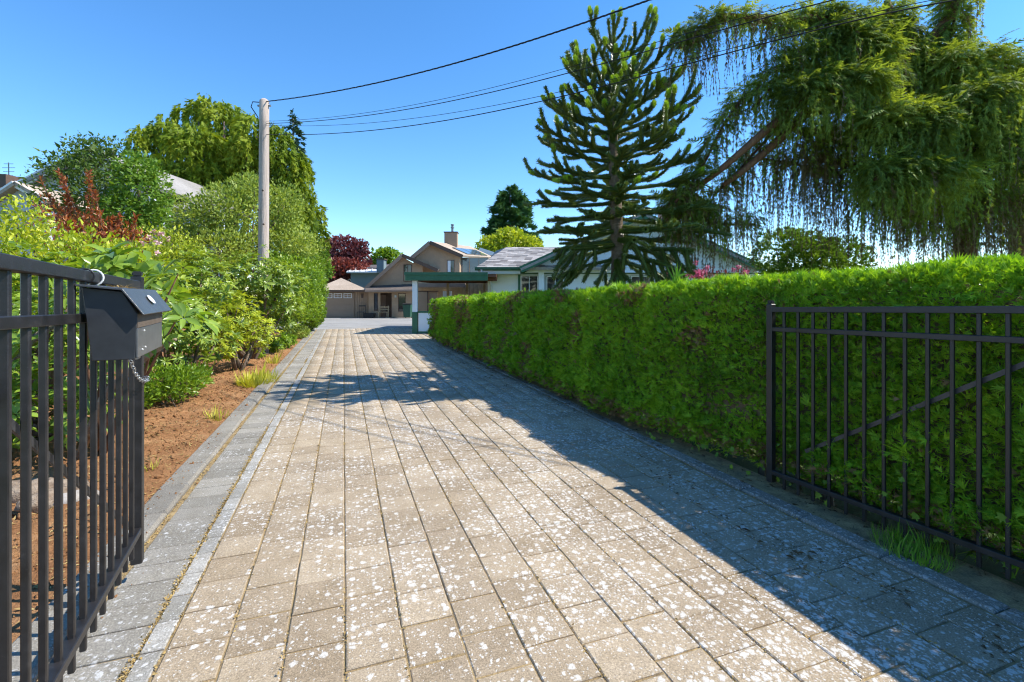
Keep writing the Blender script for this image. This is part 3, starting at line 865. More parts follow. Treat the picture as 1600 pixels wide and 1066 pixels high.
# chain
def chain(label, pts, pitch=.021):
    P = [Vector(p) for p in pts]; seg = []
    for a, b in zip(P[:-1], P[1:]):
        n = max(1, int((b - a).length / pitch))
        seg += [(a.lerp(b, i / n), (b - a).normalized()) for i in range(n)]
    mb = MB()
    for i, (p, t) in enumerate(seg):
        s = t.cross(Vector((0.3, 0.2, 1))).normalized() if abs(t.z) < .9 else t.cross(Vector((1, 0, 0))).normalized()
        if i % 2: s = t.cross(s).normalized()
        loop = [p + t * (.015 * math.cos(a)) + s * (.0085 * math.sin(a)) for a in np.linspace(0, 2 * math.pi, 9)]
        mb.tube(loop, .0026, 5, False)
    return tag(mb.build('chain', M['chain'], None, True), label, 'chain')
c0 = mbp(.50, .02, 1.27)
chain('steel chain sagging below the mailbox and looped round the gate end', [mbp(.47, .05, 1.27), mbp(.40, .055, 1.20), mbp(.32, .055, 1.135), mbp(.22, .055, 1.09), mbp(.12, .055, 1.065), mbp(.04, .05, 1.06), mbp(-.04, .03, 1.06), mbp(-.045, -.03, 1.06), mbp(.03, -.04, 1.065)])
chain('short steel chain hanging beyond the mailbox front corner', [mbp(.43, .165, 1.44), mbp(.42, .16, 1.36), mbp(.40, .14, 1.28), mbp(.37, .09, 1.235), mbp(.33, .055, 1.20)])
# ------------------------------------------------------------------ shrubs and trees
def blob_leaves(blobs, n, rng, shell=.55, flat_bottom=.0):
    """points in the outer shell of several ellipsoids (c, rx, ry, rz); returns positions and outward directions"""
    w = np.array([b[1] * b[2] + b[2] * b[3] + b[1] * b[3] for b in blobs]); w = w / w.sum()
    idx = rng.choice(len(blobs), n, p=w)
    d = unit(n, rng)
    C = np.array([tuple(b[0]) for b in blobs])[idx]; R = np.array([b[1:4] for b in blobs])[idx]
    rad = 1 - shell * rng.random(n) ** 1.8
    lump = 1 + .22 * np.sin(d[:, 0] * 5 + idx) * np.sin(d[:, 1] * 6 + 2 * idx) * np.cos(d[:, 2] * 5 + idx)
    P = C + d * R * (rad * lump)[:, None]
    # drop points buried deep inside another blob
    keep = np.ones(n, bool)
    for k, b in enumerate(blobs):
        q = (P - np.array(tuple(b[0]))) / np.array(b[1:4])
        keep &= ~((np.linalg.norm(q, axis=1) < .45) & (idx != k))
    return P[keep], nrm(d * (1 / R))[keep]

def stems(root, base, blobs, mat, rad=.03, per=2, rng=random):
    base = Vector(base)
    for b in blobs:
        for k in range(per):
            e = Vector(b[0]) + Vector((rng.uniform(-.5, .5) * b[1], rng.uniform(-.5, .5) * b[2], rng.uniform(-.1, .45) * b[3]))
            s = base + Vector((rng.uniform(-.12, .12), rng.uniform(-.12, .12), 0))
            m = s.lerp(e, .5) + Vector((rng.uniform(-.15, .15), rng.uniform(-.15, .15), rng.uniform(-.05, .15))) * (e - s).length * .5
            m1 = s.lerp(m, .5) + Vector((rng.uniform(-.05, .05), rng.uniform(-.05, .05), 0))
            mb = MB(); mb.tube([s, m1, m, m.lerp(e, .6) + Vector((0, 0, .02)), e], [rad, rad * .85, rad * .65, rad * .45, rad * .2], 6)
            mb.build('stem', mat, root, True)

def shrub(name, label, cat, blobs, base, n, tmpl, mat, size, seed, kind='leaf', shell=.5, upb=.35, rad=.03, per=2, group=None, sd=.25, spread=.6, stem_mat='bark'):
    rng = np.random.default_rng(seed)
    root = thing(name, label, cat, base, group)
    P, N = blob_leaves(blobs, n, rng, shell)
    P = P[P[:, 2] > base[2] + .02]; N = N[:len(P)] if len(N) == len(P) else N[(blob_leaves, 0)[1]:len(P)]
    n = len(P)
    if kind == 'rosette':
        ts = [rosette_t(random.Random(s + seed).choice([6, 7, 8]), .36, .30, s + seed) for s in range(4)]
        fw = nrm(N * .6 + unit(n, rng) * .35 + np.array([0, 0, .75])); up = unit(n, rng)
    else:
        ts = tmpl if isinstance(tmpl, list) else [tmpl]
        fw = nrm(N * .6 + unit(n, rng) * spread + np.array([0, 0, upb])); up = unit(n, rng) * .6 + N * .4 + np.array([0, 0, .6])
    s = size * np.exp(rng.normal(0, sd, n))
    parts = [scatter(*t, P[k::len(ts)], fw[k::len(ts)], up[k::len(ts)], s[k::len(ts)]) for k, t in enumerate(ts)]
    V, F = joinvf(parts)
    stuff(np_obj('foliage', V, F, M[mat], root))
    stems(root, base, blobs, M[stem_mat], rad, per, random.Random(seed))
    return root
def blob(px, py, D, r, ry=None, rz=None):
    p = at(px, py, D); return (p, r, ry or r, rz or r)
def gnd(px, D, dz=0.0):
    p = at(px, HOR, D); z = zg(p.y)
    if -9 < p.x < -1.3 and -1 < p.y < 22: z = bedpt(p.x, p.y)
    return Vector((p.x, p.y, z - .02 + dz))

# --- planting bed, near to far
shrub('rhododendron', 'large-leaved rhododendron behind the left gate bars', 'shrub',
      [blob(-90, 480, 4.6, .8, .8, .65), blob(30, 520, 4.7, .55, .6, .5), blob(110, 560, 4.5, .42, .5, .42), blob(60, 440, 5.0, .55, .6, .4), blob(150, 470, 4.6, .38, .45, .38), blob(170, 560, 4.9, .35, .4, .35), blob(10, 600, 4.3, .35, .4, .3), blob(45, 640, 4.1, .32, .35, .26), blob(125, 640, 4.4, .28, .35, .25), blob(-40, 670, 3.9, .3, .35, .26)],
      gnd(60, 4.8), 400, None, 'rhodo_big', .155, 101, 'rosette', shell=.6, rad=.035, per=1)
shrub('rhododendron', 'tall rhododendron stem with big leaf rosettes just beyond the mailbox', 'shrub',
      [blob(185, 415, 3.9, .20, .22, .13), blob(150, 425, 4.0, .14, .2, .10), blob(280, 430, 3.7, .15, .16, .12), blob(285, 495, 3.7, .17, .2, .12), blob(240, 520, 3.9, .2, .2, .16), blob(255, 455, 4.2, .2, .2, .2)],
      gnd(150, 4.4), 46, None, 'rhodo_big', .17, 102, 'rosette', shell=.7, rad=.022, per=1, stem_mat='barkred')
shrub('azalea', 'yellow-green leafy shrub rising behind the top rail of the left gate', 'shrub',
      [blob(-120, 400, 6.4, .9, .9, .8), blob(-20, 400, 6.6, .75, .8, .7), blob(70, 410, 6.6, .7, .8, .6), blob(20, 470, 6.2, .8, .8, .8), blob(150, 430, 6.6, .6, .7, .6), blob(215, 440, 7.0, .5, .6, .55), blob(40, 345, 6.9, .28, .3, .35), blob(120, 480, 6.3, .8, .8, .8)],
      gnd(60, 6.6), 15000, leaf_t(.48), 'yellow', .07, 103, shell=.55, rad=.03)
root = shrub('pieris', 'shrub with upright rust-red young shoots above the yellow-green bush', 'shrub',
      [blob(100, 372, 8.2, .5, .5, .5), blob(150, 372, 8.2, .55, .5, .4), blob(75, 340, 8.4, .3, .3, .3), blob(195, 375, 8.2, .32, .3, .3)],
      gnd(130, 8.2), 1500, leaf_t(.34), 'red', .085, 104, shell=.6)
rng = np.random.default_rng(77)
PP, FW = [], []
for (x0, y0, x1, y1, w) in ((128, 365, 92, 268, .16), (118, 360, 70, 300, .07), (143, 360, 139, 268, .15), (160, 370, 147, 300, .12), (170, 372, 178, 340, .12), (190, 378, 186, 338, .08), (110, 360, 105, 300, .12), (205, 380, 212, 340, .08), (90, 350, 62, 278, .03)):
    a, b = at(x0, y0, 8.2), at(x1, y1, 8.2)
    mb = MB(); mb.tube([a - Vector((0, 0, .5)), a, a.lerp(b, .5) + Vector((.03, 0, 0)), b], [.015, .012, .009, .004], 5); mb.build('stem', M['barkred'], root)
    n = int(150 * w / .12) + 20
    t = rng.random(n) ** .9
    q = np.array([tuple(a.lerp(b, float(k))) for k in t]) + unit(n, rng) * (w * (1.05 - t) * np.sqrt(rng.random(n)))[:, None]
    PP.append(q); FW.append(nrm(unit(n, rng) * .8 + np.array([0, 0, .8])))
PP = np.concatenate(PP); FW = np.concatenate(FW); n = len(PP)
V, F = scatter(*leaf_t(.3), PP, FW, unit(n, rng), .07 * np.exp(rng.normal(0, .25, n)))
stuff(np_obj('red_shoots', V, F, M['red'], root))

shrub('rhododendron', 'rhododendron filling the bed between mailbox and utility pole', 'shrub',
      [blob(235, 470, 6.6, .5, .6, .6), blob(290, 500, 6.9, .5, .6, .55), blob(250, 540, 6.6, .45, .5, .4), blob(310, 445, 7.6, .55, .6, .5), blob(330, 530, 7.6, .42, .45, .38)],
      gnd(275, 7.0), 620, None, 'rhodo', .115, 105, 'rosette', shell=.6, rad=.03, per=2)
shrub('rhododendron', 'broad rhododendron with dense upper leaves in front of the utility pole', 'shrub',
      [blob(340, 440, 10, .75, .8, .55), blob(400, 430, 10.6, .8, .9, .55), blob(440, 450, 11.4, .6, .8, .6), blob(300, 425, 9.6, .6, .7, .5), blob(390, 480, 10.8, .6, .6, .5), blob(440, 490, 12, .5, .6, .5)],
      gnd(390, 10.8), 1150, None, 'rhodo', .125, 106, 'rosette', shell=.5, rad=.04, per=3)
shrub('azalea', 'yellowish small-leaved azalea low in the middle of the bed', 'shrub',
      [blob(365, 495, 9.2, .5, .5, .5), blob(345, 535, 8.8, .35, .4, .35), blob(400, 520, 9.8, .4, .45, .4)],
      gnd(370, 9.2), 560, None, 'yellow', .085, 107, 'rosette', shell=.6, rad=.025, per=3)
shrub('ground_shrub', 'low bright green leafy shrub on the soil just past the gate end', 'shrub',
      [blob(248, 600, 6.15, .24, .3, .22), blob(285, 597, 6.35, .24, .3, .22), blob(225, 612, 6.0, .2, .25, .2), blob(305, 590, 6.8, .2, .25, .18)],
      gnd(265, 6.25), 3600, leaf_t(.42), 'laurel', .055, 108, shell=.6, upb=.6, rad=.01)
shrub('fern_shrub', 'small green shrub beside the brown soil where the bed narrows', 'shrub',
      [blob(425, 545, 12.4, .3, .4, .25), blob(400, 558, 11.2, .22, .25, .2), blob(445, 535, 13.5, .3, .4, .22)],
      gnd(424, 12.4), 260, None, 'laurel', .11, 109, 'rosette', shell=.7, rad=.012)
def strap(name, label, px, D, rad, n, seed, h=.17):
    g = gnd(px, D)
    return blades(name, label, 'plant', (g.x, g.y, g.z + .02), n, rad, h, M['lime'], seed, 1.1, .09)
strap('strap_leaf_plant', 'clump of yellow strap leaves at the kerb before the tree shadow', 402, 8.0, .36, 420, 111)
strap('strap_leaf_plant', 'sparse yellowing strap leaves on bare soil near the kerb', 340, 5.75, .16, 60, 112, .10)
strap('strap_leaf_plant', 'thin arching yellow strap leaves further up the bed', 428, 10.4, .15, 40, 113, .2)
strap('strap_leaf_plant', 'few yellow blades on the soil beside the gate end', 236, 4.0, .07, 16, 114, .06)
shrub('laurel', 'rounded bright green laurel bush at the far end of the bed', 'shrub',
      [blob(455, 440, 16.5, 1.0, 1.1, .9), blob(470, 470, 16.5, .75, .9, .75), blob(440, 480, 16, .8, .9, .6), blob(425, 420, 16.4, .8, .9, .6), blob(478, 430, 17.3, .6, .8, .7)],
      gnd(455, 16.6), 9500, leaf_t(.45), 'laurel', .095, 115, shell=.4, rad=.03)
shrub('clipped_conifer', 'smooth clipped conifer column beside the garage end of the bed', 'shrub',
      [blob(487, 455, 19.5, .55, .8, 1.25), blob(489, 425, 19.6, .42, .6, .8), blob(487, 490, 19.5, .5, .75, .6)],
      gnd(487, 19.6), 13000, spray_t(5, .2, .7, 9), 'laurel', .10, 116, shell=.22, rad=.04)
shrub('low_shrub', 'low olive mounded shrub at the kerb near the end of the bed', 'shrub',
      [blob(466, 520, 16.4, .38, .5, .26), blob(452, 522, 16.2, .25, .35, .2)],
      gnd(464, 16.4), 3200, leaf2_t(.5), 'olive', .06, 117, shell=.4, rad=.01)
mb = MB(); c = gnd(438, 18.2); mb.box(c + Vector((0, 0, .10)), .9, .5, .28, RIGHT, FWD); o = mb.build('stone_slab', M['rock']); bevel(o, .05, 2)
tag(o, 'flat grey stone lying under the laurel bush', 'stone')

shrub('olive_shrub', 'large sparse olive-green shrub with grey branches behind the utility pole', 'shrub',
      [blob(300, 345, 15.2, .85, .9, .8), blob(355, 330, 15.6, .95, 1, .9), blob(390, 300, 16.2, .6, .7, .7), blob(280, 385, 15, .7, .8, .7), blob(340, 390, 15.2, 1, 1, .7), blob(440, 330, 17.2, .8, .8, 1.0), blob(455, 385, 17.2, 1.0, 1, .8), blob(400, 385, 16.5, .9, .9, .7)],
      gnd(350, 15.8), 24000, leaf_t(.5), 'olive', .10, 118, shell=.75, rad=.05, per=3)
shrub('flowering_shrub', 'loose shrub with a few pink blooms above the mailbox', 'shrub',
      [blob(235, 385, 9.4, .5, .6, .4), blob(275, 390, 9.8, .5, .6, .4), blob(250, 415, 9.2, .6, .6, .45)],
      gnd(255, 9.5), 2600, leaf_t(.45), 'yellow', .065, 119, shell=.7)
fl = bpy.data.objects[-1] if False else None
rng = np.random.default_rng(31)
fp_ = [at(*q) for q in ((246, 379, 8.9), (232, 372, 9.0), (251, 366, 9.2), (222, 380, 8.8), (262, 374, 9.4), (240, 362, 9.5), (206, 390, 8.8), (247, 397, 8.8))]
root = [o for o in bpy.data.objects if o.get('label', '').startswith('loose shrub')][0]
for p in fp_:
    n = 26; P = np.array([tuple(p)] * n) + unit(n, rng) * .03
    V, F = scatter(*leaf2_t(.8), P, unit(n, rng), unit(n, rng), .055)
    np_obj('bloom', V, F, M['palepink'], root)

# logs and stones on the soil behind the gate
def rough(name, label, cat, c, sx, sy, sz, rot, mat, seed):
    bm = bmesh.new(); bmesh.ops.create_icosphere(bm, subdivisions=3, radius=1)
    rr = random.Random(seed); ph = [rr.uniform(0, 6) for _ in range(6)]
    for v in bm.verts:
        k = 1 + .16 * math.sin(v.co.x * 4 + ph[0]) * math.sin(v.co.y * 4 + ph[1]) + .10 * math.sin(v.co.z * 7 + ph[2]) * math.sin(v.co.x * 8 + ph[3]) + .05 * math.sin(v.co.y * 15 + ph[4])
        v.co = Vector((v.co.x * sx, v.co.y * sy, v.co.z * sz)) * k
    me = bpy.data.meshes.new(name); bm.to_mesh(me); bm.free(); me.materials.append(M[mat])
    o = bpy.data.objects.new(name, me); o.location = c; o.rotation_euler = rot; finish(o, None, True)
    return tag(o, label, cat)
def on_bed(px, D, dz): p = gnd(px, D); return (p.x, p.y, p.z + dz)
rough('log', 'weathered split log lying on the soil behind the left gate', 'log', on_bed(30, 3.35, .05), .34, .10, .09, (0, .1, .2), 'log', 1)
rough('log', 'short broken log end beside the stones behind the gate', 'log', on_bed(75, 3.25, .04), .16, .08, .08, (.2, .2, .9), 'log', 2)
rough('rock', 'grey stone at the end of the split log', 'rock', on_bed(100, 3.3, .02), .10, .08, .06, (0, 0, .4), 'rock', 3)
rough('rock', 'brown stone beside the driveway end of the log pile', 'rock', on_bed(130, 3.4, .02), .09, .07, .05, (0, 0, 1), 'rock', 4)
mb = MB(); a = Vector(on_bed(0, 4.4, 0)); b = at(30, 545, 4.3)
mb.tube([a, a.lerp(b, .4) + Vector((.06, 0, .03)), b, b + Vector((.25, .1, .25))], [.06, .05, .045, .03], 8)
o = tag(mb.build('bare_branch', M['log'], None, True), 'thick bare grey branch leaning up behind the left gate bars', 'branch')
mb = MB(); a = Vector(on_bed(120, 4.2, 0)); b = at(235, 552, 3.9)
mb.tube([a, a.lerp(b, .5) + Vector((-.05, 0, .15)), b, at(275, 530, 3.9)], [.035, .03, .026, .012], 8)
tag(mb.build('bare_branch', M['log'], None, True), 'bare brown branch just under the mailbox front corner', 'branch')

# ------------------------------------------------------------------ trees
def tree(name, label, blobs, base, n, tmpl, mat, size, seed, trunk_r=.2, shell=.6, spread=.7, upb=.2, bark_m='bark', group=None, limbs=True):
    rng = np.random.default_rng(seed); rr = random.Random(seed)
    root = thing(name, label, 'tree', base, group)
    P, N = blob_leaves(blobs, n, rng, shell); n = len(P)
    ts = tmpl if isinstance(tmpl, list) else [tmpl]
    fw = nrm(N * .5 + unit(n, rng) * spread + np.array([0, 0, upb])); up = unit(n, rng) * .7 + N * .3 + np.array([0, 0, .5])
    s = size * np.exp(rng.normal(0, .28, n))
    V, F = joinvf([scatter(*t, P[k::len(ts)], fw[k::len(ts)], up[k::len(ts)], s[k::len(ts)]) for k, t in enumerate(ts)])
    stuff(np_obj('crown', V, F, M[mat], root))
    base = Vector(base); top = max((Vector(b[0]) for b in blobs), key=lambda p: p.z)
    c = sum((Vector(b[0]) for b in blobs), Vector()) / len(blobs)
    mb = MB(); m = base.lerp(Vector((c.x, c.y, base.z + (c.z - base.z) * .8)), .6)
    mb.tube([base - Vector((0, 0, .1)), base.lerp(m, .3), m, c, top], [trunk_r * 1.25, trunk_r, trunk_r * .75, trunk_r * .45, trunk_r * .12], 8)
    mb.build('trunk', M[bark_m], root, True)
    if limbs:
        for b in blobs:
            e = Vector(b[0]); s0 = base.lerp(m, rr.uniform(.7, 1.0)); q = s0.lerp(e, .55) + Vector((0, 0, .1 * (e - s0).length))
            mb = MB(); mb.tube([s0, q, e], [trunk_r * .4, trunk_r * .25, trunk_r * .06], 6); mb.build('limb', M[bark_m], root, True)
    return root

tree('holly_tree', 'dark green sparse-topped tree behind the red-leaved shrub', [blob(130, 300, 11, 1.0, 1, .9), blob(150, 260, 11, .75, .8, .6), blob(140, 232, 11.2, .45, .5, .32), blob(100, 262, 11, .45, .5, .3), blob(170, 320, 11, .8, .8, .8), blob(178, 232, 11.3, .30, .3, .25)],
     gnd(145, 11.2), 5600, leaf_t(.45), 'dark', .095, 201, .10, .85)
tree('small_tree', 'bright green leafy small tree to the right of the dark holly-like tree', [blob(222, 300, 10.6, .55, .6, .75), blob(215, 265, 10.7, .4, .5, .35), blob(200, 335, 10.5, .6, .6, .5), blob(235, 340, 10.6, .35, .4, .45)],
     gnd(218, 10.7), 6000, leaf_t(.5), 'mid', .085, 202, .07, .55)

def strand_set(P0, L, sp, rng, tmpls, size, out=None, curve=.15, bushy=1.0, cord=0):
    """hanging strands: start points P0 (n,3), lengths L; sprays along each"""
    parts = []
    cnt = np.maximum((L / sp).astype(int), 2)
    idx = np.repeat(np.arange(len(P0)), cnt)
    t = np.concatenate([(np.arange(c) + rng.random(c)) / c for c in cnt])
    ph = rng.random(len(P0)) * 6.28; am = rng.random(len(P0)) * .06
    d = np.stack([np.cos(ph), np.sin(ph), np.zeros(len(P0))], -1) if out is None else out
    pos = P0[idx] + d[idx] * (curve * np.minimum(L[idx], 1.0) * (1 - (1 - t) ** 2))[:, None] + np.array([0, 0, -1.]) * (L[idx] * (t ** 1.15))[:, None]
    pos = pos + np.stack([am[idx] * np.sin(t * 7 + ph[idx]), am[idx] * np.cos(t * 6 + ph[idx]), 0 * t], -1)
    n = len(pos)
    fw = nrm(np.array([0, 0, -.8]) + d[idx] * (.9 * (1 - t))[:, None] + unit(n, rng) * .5 * bushy)
    up = unit(n, rng)
    s = size * np.exp(rng.normal(0, .3, n)) * (1.15 - .45 * t)
    for k, tm in enumerate(tmpls):
        m = np.arange(n) % len(tmpls) == k
        parts.append(scatter(*tm, pos[m], fw[m], up[m], s[m]))
    if cord:
        tt = np.linspace(0, 1, 7); N = len(P0)
        C = P0[:, None, :] + d[:, None, :] * (curve * np.minimum(L, 1.0)[:, None] * (1 - (1 - tt[None, :]) ** 2))[..., None] + np.array([0, 0, -1.]) * (L[:, None] * (tt[None, :] ** 1.15))[..., None]
        C = C + np.stack([am[:, None] * np.sin(tt * 7 + ph[:, None]), am[:, None] * np.cos(tt * 6 + ph[:, None]), np.zeros((N, 7))], -1)
        wd = np.stack([np.cos(ph * 3), np.sin(ph * 3), 0 * ph], -1)[:, None, :] * (cord * (1.1 - .7 * tt))[None, :, None]
        V = np.stack([C - wd, C + wd], 2).reshape(-1, 3)
        k = np.arange(6); f0 = np.stack([2 * k, 2 * k + 1, 2 * k + 3], -1); f1 = np.stack([2 * k, 2 * k + 3, 2 * k + 2], -1)
        ff = np.concatenate([f0, f1]); FF = (ff[None] + (np.arange(N) * 14)[:, None, None]).reshape(-1, 3)
        parts.append((V, FF))
    return joinvf(parts)

# weeping yellow-green tree behind the left house roof
WD = 27.0
root = thing('weeping_tree', 'big yellow-green weeping tree behind the roof and the utility pole', 'tree', gnd(355, WD))
rng = np.random.default_rng(301)
wb = [(235, 215, 1.0), (265, 205, 1.1), (232, 255, .9), (300, 180, .9), (330, 172, 1.1), (355, 185, 1.1), (305, 225, 1.5), (350, 230, 1.6), (395, 195, .8), (280, 265, 1.4), (330, 275, 1.5), (380, 265, 1.4), (430, 215, 1.0), (445, 250, 1.2), (460, 265, 1.0), (420, 300, 1.3), (465, 310, 1.0), (485, 330, .8), (440, 345, 1.2), (480, 360, .9), (470, 385, .9), (250, 290, 1.1), (395, 235, 1.2)]
P0, Ls, outs = [], [], []
for x, y, rr_ in wb:
    n = int(62 * rr_ ** 1.5)
    c = np.array(at(x, y, WD + rng.uniform(-1.5, 1.5)))
    d = unit(n, rng); d[:, 2] = np.abs(d[:, 2]) * .9
    P0.append(c + d * rr_ * (.6 + .4 * rng.random((n, 1)))); Ls.append(rng.uniform(.7, 1.9, n) * (.7 + .4 * rr_)); outs.append(d * np.array([1, 1, 0]))
P0 = np.concatenate(P0); Ls = np.concatenate(Ls); outs = np.concatenate(outs)
V, F = strand_set(P0, Ls, .12, rng, [spray_t(5, .22, .6, s, .1) for s in (1, 2)], .30, outs, .35)
stuff(np_obj('crown', V, F, M['willow'], root))
b0 = gnd(355, WD)
for k, (x, y) in enumerate(((245, 230), (310, 190), (350, 190), (430, 230), (460, 300), (390, 220))):
    e = at(x, y, WD); mb = MB(); s0 = b0 + Vector((0, 0, 1.2 + .3 * k))
    mb.tube([s0, s0.lerp(e, .5) + Vector((0, 0, .8)), e], [.20, .13, .04], 6); mb.build('limb', M['bark'], root, True)
mb = MB(); mb.tube([b0 - Vector((0, 0, .2)), b0 + Vector((.1, 0, 3)), b0 + Vector((0, .1, 7))], [.42, .33, .2], 10); mb.build('trunk', M['bark'], root, True)

# dark spruce peeking out right of it
def conifer(name, label, base, H, R, n, mat, size, seed, gap=.0, trunk_r=.3, pw=.9, bot=.06, sparse=False):
    rng = np.random.default_rng(seed); base = Vector(base)
    root = thing(name, label, 'tree', base)
    nb = 260 if not sparse else 120
    PP, FW = [], []
    for k in range(nb):
        h = bot + (1 - bot) * (k + rng.random()) / nb
        rad = R * (1 - h) ** pw * rng.uniform(.75, 1.08) + .05
        a = rng.random() * 6.283
        m = max(4, int(n / nb * (1.6 * (1 - h) + .25)))
        t = rng.random(m) ** .6
        dr = np.array([math.cos(a), math.sin(a), 0])
        q = np.array(base)[None] + dr * (rad * t)[:, None] + np.array([0, 0, 1.]) * (h * H - .28 * rad * t ** 1.5 + .05 * rad * (t > .85))[:, None]
        q = q + unit(m, rng) * (.10 + .12 * rad * .5)
        PP.append(q); FW.append(nrm(dr + unit(m, rng) * .55 + np.array([0, 0, -.1])))
    P = np.concatenate(PP); f = np.concatenate(FW); m = len(P)
    V, F = scatter(*spray_t(5, .25, .7, seed), P, f, unit(m, rng) + np.array([0, 0, .8]), size * np.exp(rng.normal(0, .25, m)))
    stuff(np_obj('crown', V, F, M[mat], root))
    mb = MB(); mb.tube([base - Vector((0, 0, .3)), base + Vector((0, 0, H * .5)), base + Vector((0, 0, H * .99))], [trunk_r, trunk_r * .6, .02], 8); mb.build('trunk', M['bark'], root, True)
    return root
conifer('spruce', 'dark narrow spruce showing its tips right of the weeping tree', gnd(458, 31), 1.5 + (462 - 174) / 730 * 31, 2.2, 2600, 'spruce', .36, 302, sparse=True, pw=.7, bot=.38)
conifer('sequoia', 'tall dense dark conifer rising behind the brown house roof', gnd(797, 78), 1.5 + (462 - 288) / 730 * 78, 7.0, 17000, 'sequoia', .95, 303, trunk_r=.8, pw=.5)
tree('copper_beech', 'dark purple-leaved tree rising behind the grey-blue house', [blob(535, 392, 62, 2.6, 2.4, 1.8), blob(520, 412, 62, 2.0, 2.0, 1.6), blob(555, 408, 62, 2.0, 2.0, 1.7), blob(562, 388, 62, 1.2, 1.2, 1.0), blob(515, 385, 62, 1.1, 1.2, 1.0), blob(540, 425, 62, 2.8, 2.5, 1.8)], gnd(538, 62), 7500, leaf2_t(.55), 'copper', .42, 304, .35)
tree('red_maple', 'reddish maple in front of the purple-leaved tree', [blob(532, 418, 50, 1.7, 1.6, 1.0), blob(555, 422, 50, 1.2, 1.2, .9), blob(512, 428, 50, 1.3, 1.3, 1.0), blob(540, 435, 50, 1.8, 1.6, 1.0)], gnd(530, 50), 4200, leaf2_t(.55), 'maple', .32, 305, .18)
tree('green_tree', 'small bright green tree above the grey-blue house chimney', [blob(598, 403, 72, 1.6, 1.6, 1.3), blob(612, 405, 72, 1.6, 1.6, 1.3), blob(605, 396, 72, 1.2, 1.2, .8), blob(590, 415, 72, 1.6, 1.5, 1.5), blob(615, 420, 72, 1.8, 1.6, 1.6)], gnd(604, 72), 4200, leaf2_t(.55), 'laurel', .42, 306, .25)
tree('golden_tree', 'yellow-green tree in front of the tall dark conifer', [blob(770, 383, 58, 1.8, 1.8, 1.1), blob(800, 376, 58, 2.0, 2, 1.3), blob(825, 384, 58, 1.8, 1.8, 1.2), blob(790, 366, 58, 1.0, 1, .7), blob(800, 395, 58, 3.0, 2.4, 1.3), blob(755, 393, 58, 1.2, 1.2, .8)], gnd(798, 58), 6500, leaf2_t(.55), 'yellow', .36, 307, .3)
tree('bush_tree', 'dark green leafy bush behind the garage end of the bed', [blob(505, 425, 44, .9, .9, .8), blob(497, 412, 44, 1.0, 1, .9), blob(490, 400, 44, 1.2, 1.2, 1.2)], gnd(498, 44), 2600, leaf2_t(.5), 'mid', .26, 308, .15)

# monkey puzzle tree behind the hedge
mpx, MD = 960, 8.0
MB0 = gnd(mpx + 4, MD)
mz = lambda py: EYE + (HOR - py) / FPX * MD
puz = thing('monkey_puzzle_tree', 'tall monkey puzzle tree with spiky rope-like branches behind the hedge', 'tree', MB0)
rng = np.random.default_rng(401); rr = random.Random(401)
mb = MB()
tp = [MB0 - Vector((0, 0, .2)), MB0 + Vector((0, 0, .9)), at(966, 400, MD), at(961, 300, MD), at(957, 190, MD), at(956, 120, MD), at(957, 85, MD)]
mb.tube(tp, [.15, .125, .115, .10, .075, .05, .03], 12)
mb.build('trunk', M['barkpuzzle'], puz, True)
def trunk_at(z):
    for a, b in zip(tp[:-1], tp[1:]):
        if a.z <= z <= b.z: return a.lerp(b, (z - a.z) / (b.z - a.z))
    return tp[-1]
LT, LFc = [(-.30, 0, 0), (.30, 0, 0), (0, 1, .12)], [(0, 1, 2)]
def rope(path, r0, mbuild, leaves, step=.024, per=8):
    """a branch clothed in overlapping pointed leaves"""
    P = [Vector(p) for p in path]
    mbuild.tube(P, [r0 * (1 - .25 * i / (len(P) - 1)) for i in range(len(P))], 6)
    for a, b in zip(P[:-1], P[1:]):
        n = max(1, int((b - a).length / step)); t = (b - a).normalized()
        u = t.cross(Vector((.2, .1, 1))); u = u.normalized() if u.length > .05 else Vector((1, 0, 0)); w = t.cross(u)
        for i in range(n):
            c = a.lerp(b, (i + rr.random()) / n); ph = rr.random() * 6.28
            for k in range(per):
                an = ph + k * 6.283 / per
                o = u * math.cos(an) + w * math.sin(an)
                leaves[0].append(c + o * r0 * .85); leaves[1].append(t * .75 + o * .62); leaves[2].append(o * .78 - t * .62)
def bez(a, b, c, d, n=7):
    return [a * (1 - t) ** 3 + b * 3 * t * (1 - t) ** 2 + c * 3 * t * t * (1 - t) + d * t ** 3 for t in [i / n for i in range(n + 1)]]
newg = [[], [], []]
mbr = MB(); lv = [[], [], []]
rope(bez(tp[-2], tp[-1], tp[-1] + Vector((0, 0, .15)), at(959, 52, MD), 5), .026, mbr, lv)
for k in range(5):
    q = tp[-1] + Vector((0, 0, .05 + .04 * k)); an = k * 1.3
    rope(bez(q, q + Vector((math.cos(an) * .15, math.sin(an) * .15, .02)), q + Vector((math.cos(an) * .24, math.sin(an) * .24, .12)), q + Vector((math.cos(an) * .26, math.sin(an) * .26, .30)), 4), .022, mbr, lv)
V1 = np.array([tuple(v) for v in mbr.v]); F1 = [list(q) for q in mbr.f if len(q) == 4]
F1 = np.array([(q[0], q[1], q[2]) for q in F1] + [(q[0], q[2], q[3]) for q in F1])
A = [np.array([tuple(v) for v in x]) for x in lv]
np_obj('leader', *joinvf([(V1, F1), scatter(LT, LFc, A[0], A[1], A[2], np.full(len(A[0]), .042))]), M['puzzle'], puz)
nwh = 14
